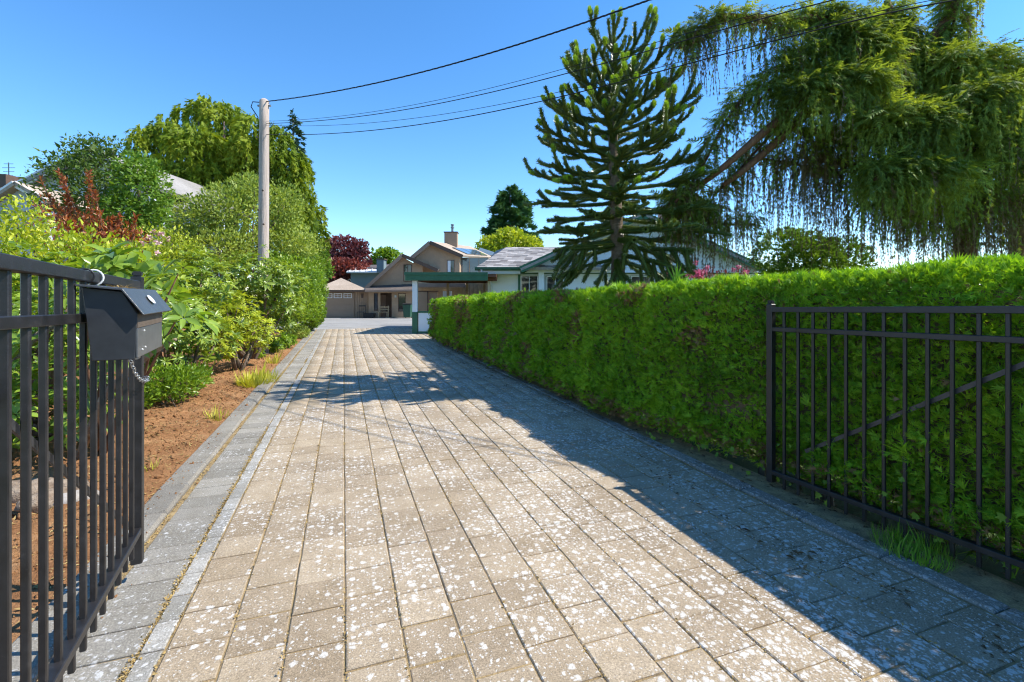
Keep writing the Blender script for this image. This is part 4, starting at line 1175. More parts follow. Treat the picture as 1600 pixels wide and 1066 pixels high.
for wv in range(nwh):
    f = wv / (nwh - 1)
    z = mz(402) + (mz(124) - mz(402)) * f
    nb = 5 if f < .05 else rr.choice([6, 7, 7])
    for k in range(nb):
        az = 6.283 * (k + rr.uniform(-.3, .3)) / nb + wv * .9
        dh = Vector((math.cos(az), math.sin(az), 0))
        R_ = (1.36 if f < .70 else 1.36 - .50 * (f - .70) / .30) * rr.uniform(.70, 1.08)
        rise = float(np.interp(f, [0, .1, .3, .5, .75, 1], [-.42, -.16, .0, .20, .48, .80])) * rr.uniform(.7, 1.2) + rr.uniform(-.06, .06)
        s0 = trunk_at(z + rr.uniform(-.08, .08)); Lb = R_
        sway = Vector((-dh.y, dh.x, 0)) * rr.uniform(-.25, .25) * R_
        dip = -.10 * R_ * (1 - f) + max(0, rise) * .18
        p1 = s0 + dh * R_ * .42 + Vector((0, 0, dip)); p2 = s0 + dh * R_ * .85 + sway * .6 + Vector((0, 0, rise * .30 + dip * .6)); p3 = s0 + dh * R_ + sway + Vector((0, 0, rise))
        path = bez(s0, p1, p2, p3)
        mbr = MB(); lv = [[], [], []]
        rope(path, .030, mbr, lv)
        ns = rr.choice([4, 5, 6, 6]) if f < .85 else rr.choice([2, 3, 3])
        ends = [(path[-1], (path[-1] - path[-2]).normalized())]
        for q in range(ns):
            t = .36 + .56 * (q + rr.random() * .7) / ns
            i = min(int(t * 7), 6); a = path[i].lerp(path[i + 1], t * 7 - i); tg = (path[i + 1] - path[i]).normalized()
            sd = tg.cross(Vector((0, 0, 1))).normalized() * (1 if q % 2 else -1)
            Lq = Lb * rr.uniform(.20, .38) * (1.2 - .45 * t)
            if f < .12:
                dd = (tg * .4 + sd * rr.uniform(.1, .6) + Vector((0, 0, -rr.uniform(.2, 1.0)))).normalized(); hook = (tg * .25 + Vector((0, 0, rr.uniform(-.5, .2)))) * Lq
                Lq *= 1.2
            else:
                dd = (tg * .8 + sd * rr.uniform(.45, .9) + Vector((0, 0, rr.uniform(-.28, .18) + .35 * max(0, f - .4)))).normalized()
                hook = Vector((0, 0, (rr.uniform(-.05, .2) if f < .4 else rr.uniform(.2, .55)) * Lq))
            sp = bez(a, a + dd * Lq * .4, a + dd * Lq * .8, a + dd * Lq + hook, 4)
            rope(sp, .027, mbr, lv)
            ends.append((sp[-1], (sp[-1] - sp[-2]).normalized()))
        V1 = np.array([tuple(v) for v in mbr.v]); F1 = [list(q) for q in mbr.f if len(q) == 4]
        F1 = np.array([(q[0], q[1], q[2]) for q in F1] + [(q[0], q[2], q[3]) for q in F1])
        n = len(lv[0])
        A = [np.array([tuple(v) for v in x]) for x in lv]
        V2, F2 = scatter(LT, LFc, A[0], A[1], A[2], np.full(n, .042) * np.exp(rng.normal(0, .15, n)))
        V, F = joinvf([(V1, F1), (V2, F2)])
        np_obj('branch', V, F, M['puzzle'], puz)
        if f > .30:
            for e, t in ends:
                if rr.random() < (.22 if f < .6 else .62) and t.z > -.1:
                    u = t.cross(Vector((.3, .2, .8))).normalized(); w = t.cross(u)
                    for i in range(7):
                        for k2 in range(9):
                            an = k2 * .7 + i; o = u * math.cos(an) + w * math.sin(an)
                            newg[0].append(e + t * (.016 * i - .06) + o * .034 * math.sqrt(max(.05, 1 - (i / 7) ** 2))); newg[1].append(t * .9 + o * (.6 - .07 * i)); newg[2].append(o * .9 - t * .5)
A = [np.array([tuple(v) for v in x]) for x in newg]
V, F = scatter(LT, LFc, A[0], A[1], A[2], np.full(len(A[0]), .042))
stuff(np_obj('new_growth', V, F, M['puzzle_new'], puz))

# weeping conifer at the right
wbase = gnd(1500, 8.0)
wt = thing('weeping_conifer', 'huge weeping conifer with hanging curtains of foliage over the hedge', 'tree', wbase)
rng = np.random.default_rng(501); rr = random.Random(501)
ridges = [([(1235, 28), (1290, 22), (1345, 30), (1440, 75)], 11.2, 200, (.4, 1.0), .28, .2),
    # picture points, depth, number of strands, strand length, spread, share of dry strands
    ([(1062, 70), (1085, 45), (1120, 28), (1180, 22), (1235, 45)], 11.0, 190, (.6, 1.5), .24, .5),
    ([(1175, 165), (1215, 120), (1260, 85), (1310, 50), (1355, 62)], 11.2, 300, (.5, 1.5), .50, .10),
    ([(1300, 55), (1340, 75), (1375, 95)], 11.0, 220, (.7, 1.6), .50, .08),
    ([(1385, 10), (1400, 55), (1420, 90), (1440, 110)], 11.5, 240, (.6, 1.7), .42, .12),
    ([(1500, -30), (1490, 30), (1475, 80), (1458, 120)], 11.5, 190, (.5, 1.4), .30, .2),
    ([(1470, 110), (1510, 95), (1560, 110), (1610, 140)], 11.0, 300, (.7, 1.8), .50, .08),
    ([(1245, 155), (1290, 130), (1340, 128), (1365, 140)], 10.6, 280, (.6, 1.5), .42, .05),
    ([(1365, 195), (1400, 185), (1440, 190), (1470, 205)], 10.4, 300, (.6, 1.4), .45, .05),
    ([(1500, 160), (1550, 150), (1600, 165), (1650, 190)], 10.4, 320, (.7, 2.0), .5, .06),
    ([(1365, 275), (1400, 268), (1450, 270), (1500, 285)], 10.3, 320, (.6, 1.5), .45, .08),
    ([(1500, 230), (1560, 220), (1620, 240)], 10.6, 260, (.8, 1.9), .5, .1),
    ([(1165, 140), (1130, 190), (1100, 250), (1075, 290), (1055, 310)], 11.4, 150, (.6, 1.6), .26, .45),
    ([(1240, 165), (1195, 215), (1150, 265), (1115, 300)], 11.6, 95, (.7, 2.0), .22, .6),
    ([(1215, 190), (1260, 200), (1300, 210), (1350, 230)], 11.8, 150, (.9, 2.6), .40, .6),
    ([(1250, 240), (1320, 250), (1390, 250)], 12.0, 150, (1.0, 2.2), .5, .6),
    ([(1380, 320), (1440, 320), (1500, 330)], 11.4, 150, (.7, 1.4), .5, .35),
    ([(1500, 290), (1560, 300), (1640, 300)], 11.2, 190, (.8, 1.9), .4, .5),
    ([(1050, 310), (1075, 320), (1110, 330)], 11.8, 150, (.7, 1.6), .3, .25),
    ([(1300, 150), (1400, 130), (1500, 130), (1600, 150)], 12.2, 330, (.8, 1.8), .6, .15),
    ([(1280, 200), (1400, 210), (1500, 215), (1640, 220)], 12.4, 330, (.9, 2.0), .5, .35),
    ([(1360, 300), (1450, 300), (1540, 310), (1650, 310)], 12.0, 420, (1.0, 1.9), .5, .5),
    ([(1180, 240), (1240, 250), (1320, 270)], 12.3, 90, (1.0, 2.0), .3, .85),
    ([(1050, 325), (1090, 335), (1130, 345), (1180, 345)], 12.2, 130, (.6, 1.3), .3, .6),
]
green, drys = [], []
FR = [frond_t(6, .11, s) for s in (5, 6, 7)]
T3 = [spray_t(7, .11, .6, s, .15) for s in (1, 2, 3)]
WK = .66
ridges = [(p_, D_ * WK, n_, (l_[0] * WK, l_[1] * WK), s_ * WK * 1.1, q_) for p_, D_, n_, l_, s_, q_ in ridges]
def poly_at(pts, t):
    k = t * (len(pts) - 1); i = min(int(k), len(pts) - 2); f = k - i
    return (pts[i][0] * (1 - f) + pts[i + 1][0] * f, pts[i][1] * (1 - f) + pts[i + 1][1] * f)
crown_top = at(1440, 70, 11.6)
for pts, D, n, (l0, l1), spd, dryf in ridges:
    t = rng.random(n)
    C = np.array([tuple(at(*poly_at(pts, q), D)) for q in t])
    offs = unit(n, rng) * (spd * np.sqrt(rng.random(n)))[:, None] * np.array([1, 1, .55])
    P = C + offs
    o = nrm(offs * np.array([1, 1, 0]) + 1e-4)
    Ls_ = rng.uniform(l0, l1, n)
    # clear of the ground and the hedge
    Ls_ = np.minimum(Ls_, np.maximum(P[:, 2] - 1.25, .2))
    d = rng.random(n) < dryf
    thin = rng.random(n) < .7
    g_ = (~d) & thin
    if g_.any(): green.append(strand_set(P[g_], Ls_[g_] * .8, .036, rng, T3, .08, o[g_], .30, .9, .004))
    if d.any(): drys.append(strand_set(P[d], Ls_[d] * 1.2, .040, rng, T3[:2], .062, o[d], .12, .4, .0045))
    # thatch of drooping fronds over each limb
    m = int(n * 4.2 * (1 - dryf * .8))
    t = rng.random(m); C = np.array([tuple(at(*poly_at(pts, q), D)) for q in t])
    dd = unit(m, rng); dd[:, 2] = np.where(rng.random(m) < .7, np.abs(dd[:, 2]), dd[:, 2])
    q = C + dd * (spd * (.55 + .5 * rng.random(m)))[:, None] * np.array([1, 1, .8])
    fw = nrm(dd * np.array([1, 1, .35]) + np.array([0, 0, -.25]) + unit(m, rng) * .45)
    for k in range(3):
        green.append(scatter(*FR[k], q[k::3], fw[k::3], dd[k::3] + np.array([0, 0, .5]) + unit(len(q[k::3]), rng) * .4, .15 * np.exp(rng.normal(0, .3, len(q[k::3])))))
    # the limb that carries the curtain
    P_ = [at(x, y + 6, D) for x, y in pts]
    mb = MB(); mb.tube(P_, [.022] * len(P_), 7); mb.build('limb', M['barkred'], wt, True)
V, F = joinvf(green); stuff(np_obj('crown', V, F, M['weep'], wt))
V, F = joinvf(drys); stuff(np_obj('dry_strands', V, F, M['weep_dry'], wt))
tk = [wbase - Vector((0, 0, .2)), at(1510, 330, 8.0), at(1480, 230, 7.9), at(1450, 140, 7.8), at(1440, 70, 7.7)]
mb = MB(); mb.tube(tk, [.19, .15, .12, .09, .04], 10); mb.build('trunk', M['barkred'], wt, True)
for pts in ([(1465, 185, 11.8), (1330, 130, 11.4), (1250, 160, 11.1), (1190, 210, 11.0), (1130, 262, 11.1), (1080, 300, 11.5)],
            [(1490, 250, 11.9), (1340, 165, 11.6), (1262, 175, 11.4), (1210, 225, 11.3), (1160, 268, 11.3), (1130, 290, 11.4)],
            [(1445, 90, 11.7), (1330, 30, 11.3), (1235, 30, 11.1), (1120, 25, 11.0)],
            [(1450, 120, 11.7), (1540, 90, 11.3), (1640, 150, 11)], [(1470, 200, 11.8), (1420, 190, 10.8), (1380, 195, 10.4)],
            [(1500, 290, 11.9), (1440, 270, 10.8), (1370, 275, 10.3)], [(1490, 240, 11.9), (1560, 225, 10.8), (1650, 250, 10.6)],
            [(1440, 80, 11.6), (1490, 20, 11.5), (1500, -40, 11.5)], [(1440, 90, 11.6), (1400, 40, 11.5), (1385, 0, 11.5)]):
    P_ = [at(p[0], p[1], p[2] * WK) for p in pts]; n = len(P_)
    mb = MB(); mb.tube(P_, [.10 * (1 - .6 * i / (n - 1)) for i in range(n)], 8); mb.build('limb', M['barkred'], wt, True)
# second stem under the right-hand curtains
mb = MB(); b2 = gnd(1585, 8.1); mb.tube([b2, at(1590, 330, 8.1), at(1600, 230, 8.0)], [.12, .10, .06], 8); mb.build('trunk', M['barkred'], wt, True)

shrub('round_shrub', 'rounded dark green conifer shrub just behind the hedge under the curtains', 'shrub',
      [blob(1225, 400, 9.8, .55, .6, .55), blob(1265, 405, 9.8, .6, .6, .5), blob(1310, 408, 9.8, .45, .6, .45), blob(1265, 440, 9.8, .9, .8, .8)],
      gnd(1265, 9.8), 9000, spray_t(5, .2, .7, 9), 'mid', .10, 601, shell=.3)
root = shrub('flowering_shrub', 'pink-flowered shrub peeping over the hedge before the white gable', 'shrub',
      [blob(1070, 440, 12.6, .7, .7, .32), blob(1110, 438, 12.6, .5, .6, .28), blob(1160, 432, 12.6, .3, .4, .22), blob(1090, 480, 12.6, .8, .8, .6)],
      gnd(1090, 12.6), 2200, leaf_t(.5), 'copper', .07, 602, shell=.6)
rng = np.random.default_rng(603)
for q in range(26):
    p = at(rng.choice([1055, 1068, 1085, 1095, 1100, 1160]) + rng.normal(0, 7), 428 + rng.normal(0, 6), 12.2 + rng.normal(0, .2))
    n = 30; P = np.array([tuple(p)] * n) + unit(n, rng) * .05
    V, F = scatter(*leaf2_t(.8), P, unit(n, rng), unit(n, rng), .06); np_obj('bloom', V, F, M['pink'], root)

# ------------------------------------------------------------------ utility pole and overhead wires
PD = 12.0
pt, pb = at(413, 158, PD), gnd(411, PD)
pole = thing('utility_pole', 'weathered wooden utility pole standing in the left shrubs', 'pole', pb)
mb = MB(); n = 10
mb.tube([pb.lerp(pt, i / n) - Vector((0, 0, .3 if i == 0 else 0)) for i in range(n + 1)] + [pt + Vector((0, 0, .05))], [.135 - .022 * i / n for i in range(n + 1)] + [.06], 14); mb.build('shaft', M['pole'], pole, True)
mb = MB(); mb.tube([pt + RIGHT * -.17 + Vector((0, 0, -.12)), pt + RIGHT * .17 + Vector((0, 0, -.12))], .025, 8); mb.build('bolt', M['chimney_metal'], pole)
mb = MB(); mb.tube([pt + RIGHT * .13 + Vector((0, 0, -.05)), pt + RIGHT * -.30 + Vector((0, 0, -.02)), pt + RIGHT * -.34 + Vector((0, 0, -.15)), pt + RIGHT * -.16 + Vector((0, 0, -.42))], .012, 6); mb.build('wire_loop', M['wire'], pole)
for y, x in ((218, 407), (330, 409), (352, 417), (300, 416)):
    p = at(x, y, PD) - FWD * .15; mb = MB(); mb.tube([p, p - FWD * .03], .022, 8); mb.build('bolt', M['brown'], pole)
def wire(label, pts, th, wav=0.0):
    xs = np.array([p[0] for p in pts], float); yy = np.array([p[1] for p in pts], float)
    co = np.polyfit((xs - 900) / 500, yy, 3)
    out = []
    for i, x in enumerate(np.linspace(xs[0], xs[-1] + 350, 60)):
        u = (x - 800) / FPX; s = (u * 12 + 6.36) / (8.19 + 5.8 * u)
        y = np.polyval(co, (min(x, xs[-1]) - 900) / 500)
        if x > xs[-1]: y += np.polyval(np.polyder(co), (xs[-1] - 900) / 500) * (x - xs[-1]) / 500
        D = 12 - 5.8 * s
        p = at(x, y, D); out.append(p)
    mb = MB()
    if wav:
        for ph in (0, 2.1, 4.2):
            q = []
            for i in range(len(out) - 1):
                for k in range(4):
                    a = out[i].lerp(out[i + 1], k / 4); an = (i * 4 + k) * .8 + ph
                    q.append(a + Vector((0, math.cos(an) * wav, math.sin(an) * wav)))
            mb.tube(q, th, 5)
    else: mb.tube(out, th, 5)
    return tag(mb.build('overhead_wire', M['wire'], None, True), label, 'wire', 'overhead wires')
wire('thick twisted overhead cable leaving the very top of the pole', [(414, 159), (500, 147), (620, 123), (740, 90), (860, 54), (1015, 0)], .006, .009)
wire('uppermost thin wire of the group below the twisted cable', [(413, 189), (560, 180), (620, 168), (740, 144), (860, 112), (1041, 63), (1285, -4)], .004)
wire('thicker wire running just under the uppermost thin wire', [(413, 193), (560, 183), (620, 173), (740, 151), (860, 121), (1041, 72), (1290, 3)], .007)
wire('thin wire just above the lowest overhead cable', [(413, 196), (560, 193), (620, 187), (740, 172), (860, 150), (1041, 98), (1300, 38), (1480, -5)], .004)
wire('lowest overhead cable crossing in front of the monkey puzzle tree', [(413, 210), (560, 206), (620, 199), (740, 182), (860, 157), (1041, 104), (1300, 45), (1475, 2)], .0075)
# ------------------------------------------------------------------ houses
def ext(name, poly, D, depth, mat, parent, bev=0):
    """wall piece: outline given as picture points on the plane D ahead, going depth metres back"""
    mb = MB(); mb.prism([at(x, y, D) for x, y in poly], FWD * depth)
    return mb.build(name, M[mat] if isinstance(mat, str) else mat, parent)
def rect(x0, y0, x1, y1): return [(x0, y1), (x1, y1), (x1, y0), (x0, y0)]
def ptsslab(name, pts, th, mat, parent):
    mb = MB(); mb.slab([at(*p) for p in pts], th); return mb.build(name, M[mat], parent)
def window(x0, y0, x1, y1, D, parent, frame='whitewall', fw=1.2, mull=1, glass_m='glass', depth=.06):
    mb = MB()
    for q in (rect(x0, y0, x1, y0 + fw), rect(x0, y1 - fw, x1, y1), rect(x0, y0 + fw, x0 + fw, y1 - fw), rect(x1 - fw, y0 + fw, x1, y1 - fw)):
        mb.prism([at(x, y, D) for x, y in q], FWD * depth)
    for k in range(mull):
        xm = x0 + (x1 - x0) * (k + 1) / (mull + 1)
        mb.prism([at(x, y, D) for x, y in rect(xm - fw * .4, y0 + fw, xm + fw * .4, y1 - fw)], FWD * depth)
    w = mb.build('window', M[frame], parent)
    n = mull + 1
    for k in range(n):
        a = x0 + fw + (x1 - x0 - 2 * fw) * k / n; b = x0 + fw + (x1 - x0 - 2 * fw) * (k + 1) / n
        ext('pane', rect(a, y0 + fw, b, y1 - fw), D + .035, .015, glass_m, w)
    return w

# --- brown house at the end of the drive
BD = 36.0
BASE = 498.5
h1 = thing('brown_house', 'taupe split-level house with garage at the end of the driveway', 'house', at(600, 497, BD + 3))
# garage wall as pieces round the door opening
ext('wall', [(490, BASE), (503, BASE), (503, 457), (554, 457), (554, BASE), (576, BASE), (576, 452), (490, 452)], BD, 6.0, 'taupe_lap', h1)
gd = ext('garage_door', rect(503.4, 457.4, 553.6, BASE), BD + .10, .06, 'garage', h1)
for k in range(4):
    y0 = 457.8 + k * 9.4; ext('door_section', rect(503.8, y0, 553.2, min(y0 + 8.9, BASE - .5)), BD + .07, .035, 'garage', gd)
for x0 in (506.2, 521.4, 536.8):
    mb = MB(); y0, y1 = 458.4, 466
    for q in (rect(x0, y0, x0 + 13, y0 + 1), rect(x0, y1 - 1, x0 + 13, y1), rect(x0, y0 + 1, x0 + 1.1, y1 - 1), rect(x0 + 11.9, y0 + 1, x0 + 13, y1 - 1), rect(x0 + 6.2, y0 + 1, x0 + 6.8, y1 - 1), rect(x0 + 1.1, y0 + 3.6, x0 + 11.9, y0 + 4.1)):
        mb.prism([at(x, y, BD + .045) for x, y in q], FWD * .03)
    f = mb.build('door_window', M['whitewall'], gd)
for k in range(7):
    x = 555 + k * 3; ext('siding_batten', rect(x - .25, 454, x + .25, BASE), BD - .03, .03, 'taupe_lap', h1)
# garage hip roof
e = [(488, 453.5, BD - .5), (576, 453.5, BD - .5)]
rf = ptsslab('roof', [(488, 453.5, BD - .5), (576, 453.5, BD - .5), (533, 434.5, BD + 3.2)], .10, 'tanroof', h1)
ptsslab('roof', [(488, 453.5, BD - .5), (533, 434.5, BD + 3.2), (494, 455, BD + 6.8)], .10, 'tanroof', h1)
ptsslab('roof', [(576, 453.5, BD - .5), (570, 455, BD + 6.8), (533, 434.5, BD + 3.2)], .10, 'tanroof', h1)
mb = MB(); mb.bar(at(488, 454.6, BD - .52), at(576, 454.6, BD - .52), .04, .14); mb.build('fascia', M['brown'], h1)
# entrance wing
ext('wall', [(576, BASE), (584, BASE), (584, 458), (590.5, 458), (590.5, BASE), (593, BASE), (593, 458), (612, 458), (612, BASE), (622, BASE), (622, 458), (634, 458), (634, BASE + 1), (660, BASE + 1), (660, 449), (576, 449)], BD - .3, .25, 'taupe', h1)
ext('porch_wall', rect(590.5, 452, 614, BASE), BD + 1.2, .2, 'brown', h1)
ext('entry_door', rect(594, 461, 602.5, 495.5), BD + 1.12, .07, 'rake', h1)
ext('entry_door', rect(602.8, 461, 611, 495.5), BD + 1.12, .07, 'brown', h1)
window(584, 458, 590.5, 486, BD - .27, h1, 'brown', .8, 0)
window(621.5, 458, 634.5, 487, BD - .27, h1, 'brown', 1.2, 0)
ext('window_sill_wall', rect(584.2, 486, 590.3, BASE), BD - .28, .2, 'taupe', h1)
ext('window_sill_wall', rect(622.2, 487, 633.8, BASE), BD - .28, .2, 'taupe', h1)
ptsslab('porch_roof', [(570, 454.5, BD - 1.3), (662, 452.5, BD - 1.3), (655, 443.5, BD + .2), (572, 447, BD + .2)], .12, 'darkroof', h1)
mb = MB(); mb.bar(at(570, 455.2, BD - 1.32), at(662, 453.4, BD - 1.32), .04, .13); mb.build('fascia', M['rake'], h1)
# tall gable above the entrance
ext('gable_wall', [(577, 449), (660, 449), (660, 412), (645, 411), (628.5, 401.5)], BD + .2, .2, 'taupe', h1)
window(630.5, 413.5, 643.5, 440, BD + .16, h1, 'brown', 1.0, 1)
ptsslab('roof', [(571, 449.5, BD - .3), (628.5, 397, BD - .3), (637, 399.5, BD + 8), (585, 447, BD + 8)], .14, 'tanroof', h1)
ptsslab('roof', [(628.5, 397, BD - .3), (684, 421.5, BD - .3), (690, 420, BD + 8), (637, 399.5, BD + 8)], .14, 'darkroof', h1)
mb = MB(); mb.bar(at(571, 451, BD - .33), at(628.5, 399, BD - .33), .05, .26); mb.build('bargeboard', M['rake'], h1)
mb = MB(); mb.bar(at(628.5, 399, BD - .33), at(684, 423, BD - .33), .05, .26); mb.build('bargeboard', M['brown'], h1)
# upper storey
UD = BD + 3.0
ext('upper_wall', [(646, 450), (646, 401), (671.5, 380), (718, 400), (718, 450)], UD, 7.0, 'taupe', h1)
ptsslab('roof', [(643, 401.5, UD - .5), (671.5, 377, UD - .5), (735, 385, UD + 9), (712, 401, UD + 9)], .16, 'tanroof', h1)
ptsslab('roof', [(671.5, 377, UD - .5), (723, 399, UD - .5), (772, 402.5, UD + 9), (735, 385, UD + 9)], .16, 'tanroof', h1)
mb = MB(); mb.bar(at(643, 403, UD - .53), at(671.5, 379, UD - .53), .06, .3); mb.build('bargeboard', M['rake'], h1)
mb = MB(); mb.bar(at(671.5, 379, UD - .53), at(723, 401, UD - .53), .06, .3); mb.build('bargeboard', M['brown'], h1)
window(698.5, 406.5, 710, 426, UD - .04, h1, 'brown', .9, 0)
ext('curtain', rect(699.4, 407.4, 704, 426), UD - .03, .02, 'curtain', h1)
mb = MB(); mb.tube([at(650 + 19, 411, UD - .06), at(650 + 19.2, 411, UD - .02)], .12, 10); mb.build('vent', M['taupe'], h1)
# glazed sunroom below the skylights
sw = UD + 1.2
ext('sunroom_wall', rect(718, 428, 764, 450), sw, .2, 'taupe', h1)
window(719, 402.5, 763, 428, sw, h1, 'taupe_lap', 1.0, 2, 'skyglass')
def roofpt(u, v):
    a = at(671.5, 377, UD - .5).lerp(at(735, 385, UD + 9), v); b = at(723, 399, UD - .5).lerp(at(772, 402.5, UD + 9), v)
    return a.lerp(b, u)
for v0, v1 in ((.18, .38), (.40, .60), (.62, .82)):
    mb = MB(); mb.slab([roofpt(.45, v0) + Vector((0, 0, .10)), roofpt(.93, v0) + Vector((0, 0, .10)), roofpt(.93, v1) + Vector((0, 0, .10)), roofpt(.45, v1) + Vector((0, 0, .10))], .06); mb.build('skylight', M['skyglass'], h1)
# chimney
c = roofpt(.08, .42)
mb = MB(); mb.box(c + Vector((0, 0, .35)), 1.15, .9, 1.4, RIGHT, FWD); ch = mb.build('chimney', M['taupe_lap'], h1)
for k in range(8):
    mb = MB(); mb.box(c + RIGHT * (-.5 + k * .143) - FWD * .46 + Vector((0, 0, .35)), .025, .03, 1.38, RIGHT, FWD); mb.build('batten', M['taupe_lap'], ch)
mb = MB(); mb.box(c + Vector((0, 0, 1.08)), 1.25, 1.0, .09, RIGHT, FWD); mb.build('chimney_cap', M['brown'], ch)
mb = MB(); mb.tube([c + RIGHT * .1 + Vector((0, 0, 1.1)), c + RIGHT * .1 + Vector((0, 0, 1.75))], .11, 10); mb.tube([c + RIGHT * .1 + Vector((0, 0, 1.5)), c + RIGHT * .1 + Vector((0, 0, 1.58))], .17, 10); mb.tube([c + RIGHT * .1 + Vector((0, 0, 1.75)), c + RIGHT * .1 + Vector((0, 0, 1.85))], .15, 10); mb.build('flue', M['chimney_metal'], ch)
ext('rear_roof', [(744, 399), (776, 399), (772, 394), (750, 387)], UD + 11, .1, 'whiteroof', h1)
ext('rear_wall', rect(744, 399, 776, 450), UD + 11.2, .3, 'taupe', h1)
# wall lamp
p = at(566, 463, BD - .02); mb = MB(); mb.box(p, .14, .14, .26, RIGHT, FWD); mb.box(p + Vector((0, 0, .17)), .2, .2, .05, RIGHT, FWD); mb.build('wall_lamp', M['brown'], h1)
p = at(618, 463, BD - .36); mb = MB(); mb.box(p, .12, .12, .2, RIGHT, FWD); mb.build('wall_lamp', M['gutter'], h1)
# things standing by the wall
cz = zg(38)
def chair(label, px, D):
    b = at(px, HOR, D); b.z = zg(b.y)
    t = thing('patio_chair', label, 'chair', b)
    def P(x, y, z): return b + RIGHT * x + FWD * y + Vector((0, 0, z))
    for x in (-.24, .24):
        for y in (-.22, .22):
            mb = MB(); mb.bar(P(x, y, 0), P(x, y, .44 if y < 0 else .95), .035, .035); mb.build('leg', M['black'], t)
    mb = MB(); mb.box(P(0, 0, .44), .5, .48, .04, RIGHT, FWD); mb.build('seat', M['black'], t)
    mb = MB(); mb.box(P(0, .22, .90), .5, .03, .09, RIGHT, FWD); mb.build('backrest', M['black'], t)
    return t
chair('black frame chair standing by the wall beside the garage door', 564.5, BD - .6)
b = at(575.5, HOR, BD - .9); b.z = zg(b.y)
mb = MB(); mb.prism([b + RIGHT * x + Vector((0, 0, z)) for x, z in ((-.36, 0), (.36, 0), (.42, .34), (-.42, .34))], FWD * .5); o = mb.build('planter', M['black']); bevel(o, .02, 1)
tag(o, 'low black planter box on the forecourt beside the chair', 'planter')
b = at(598, HOR, BD - .9); b.z = zg(b.y)
t = thing('bench', 'small wooden bench at the porch entrance of the brown house', 'bench', b)
P = lambda x, y, z: b + RIGHT * x + FWD * y + Vector((0, 0, z))
for x in (-.32, .32):
    for y in (0, .38):
        mb = MB(); mb.bar(P(x, y, 0), P(x, y, .42 if y == 0 else .9), .06, .06); mb.build('leg', M['wood'], t)
mb = MB(); mb.box(P(0, .19, .43), .76, .44, .04, RIGHT, FWD); mb.build('seat', M['wood'], t)
for z in (.62, .80):
    mb = MB(); mb.box(P(0, .41, z), .76, .03, .10, RIGHT, FWD); mb.build('slat', M['wood'], t)
def bin_(label, px, D):
    b = at(px, HOR, D); b.z = zg(b.y)
    t = thing('wheelie_bin', label, 'bin', b)
    P = lambda x, y, z: b + RIGHT * x + FWD * y + Vector((0, 0, z))
    mb = MB(); V = [P(x * .24, y * .28, .06) for x, y in ((-1, -1), (1, -1), (1, 1), (-1, 1))] + [P(x * .30, y * .36, 1.0) for x, y in ((-1, -1), (1, -1), (1, 1), (-1, 1))]
    mb.add(V, [(3, 2, 1, 0), (4, 5, 6, 7), (0, 1, 5, 4), (1, 2, 6, 5), (2, 3, 7, 6), (3, 0, 4, 7)]); o = mb.build('body', M['bin'], t); bevel(o, .02, 1)
    mb = MB(); mb.prism([P(-.32, y, z) for y, z in ((-.40, 1.0), (.40, 1.0), (.40, 1.06), (0, 1.10), (-.40, 1.04))], RIGHT * .64); mb.build('lid', M['black'], t)
    for x in (-.22, .22):
        mb = MB(); mb.tube([P(x - .03, .30, .1), P(x + .03, .30, .1)], .10, 12); mb.build('wheel', M['black'], t)
bin_('green wheeled bin standing left of the carport post', 637, BD - 1.6)

# --- grey-blue house behind
h2 = thing('grey_blue_house', 'grey-blue house with pale flat roof behind the brown garage', 'house', at(575, 480, 50))
ext('wall', rect(548, 424, 604, 470), 48, 8, 'greyblue', h2)
ptsslab('roof', [(541, 424.5, 47.4), (606, 424.5, 47.4), (600, 418.5, 53), (550, 418.5, 53)], .15, 'whiteroof', h2)
for k in range(7):
    a, b2_ = (545 + k * 9, 424.2, 47.5), (553 + k * 7.2, 418.6, 52.9)
    mb = MB(); mb.bar(at(*a) + Vector((0, 0, .05)), at(*b2_) + Vector((0, 0, .05)), .05, .05); mb.build('roof_seam', M['whiteroof'], h2)
ptsslab('upper_roof', [(570, 420, 51), (618, 416, 51), (618, 413, 56), (580, 414, 56)], .2, 'darkroof', h2)
ext('upper_wall', rect(572, 418, 616, 470), 51.5, 5, 'greyblue', h2)
ext('chimney', rect(588.5, 405.5, 599.5, 426), 47.2, 1.0, 'greyblue', h2)
ext('chimney_cap', rect(587.5, 404, 600.5, 405.6), 47.1, 1.2, 'brown', h2)
h5 = thing('distant_house', 'low grey roofed house glimpsed left of the purple tree', 'house', at(505, 480, 56))
ext('wall', rect(480, 425, 521, 475), 54, 6, 'greyblue', h5)
window(506, 427, 512, 434, 53.9, h5, 'whitewall', .8, 0)
ptsslab('roof', [(474, 425, 53.4), (523, 425, 53.4), (520, 418, 57), (478, 418, 57)], .2, 'greyroof', h5)

# --- white house with green trim and carport
CD = 18.3
h3 = thing('white_house', 'white house with dark green trim and big gable behind the monkey puzzle tree', 'house', at(900, 510, 21))
ED = 19.8
zb = 470
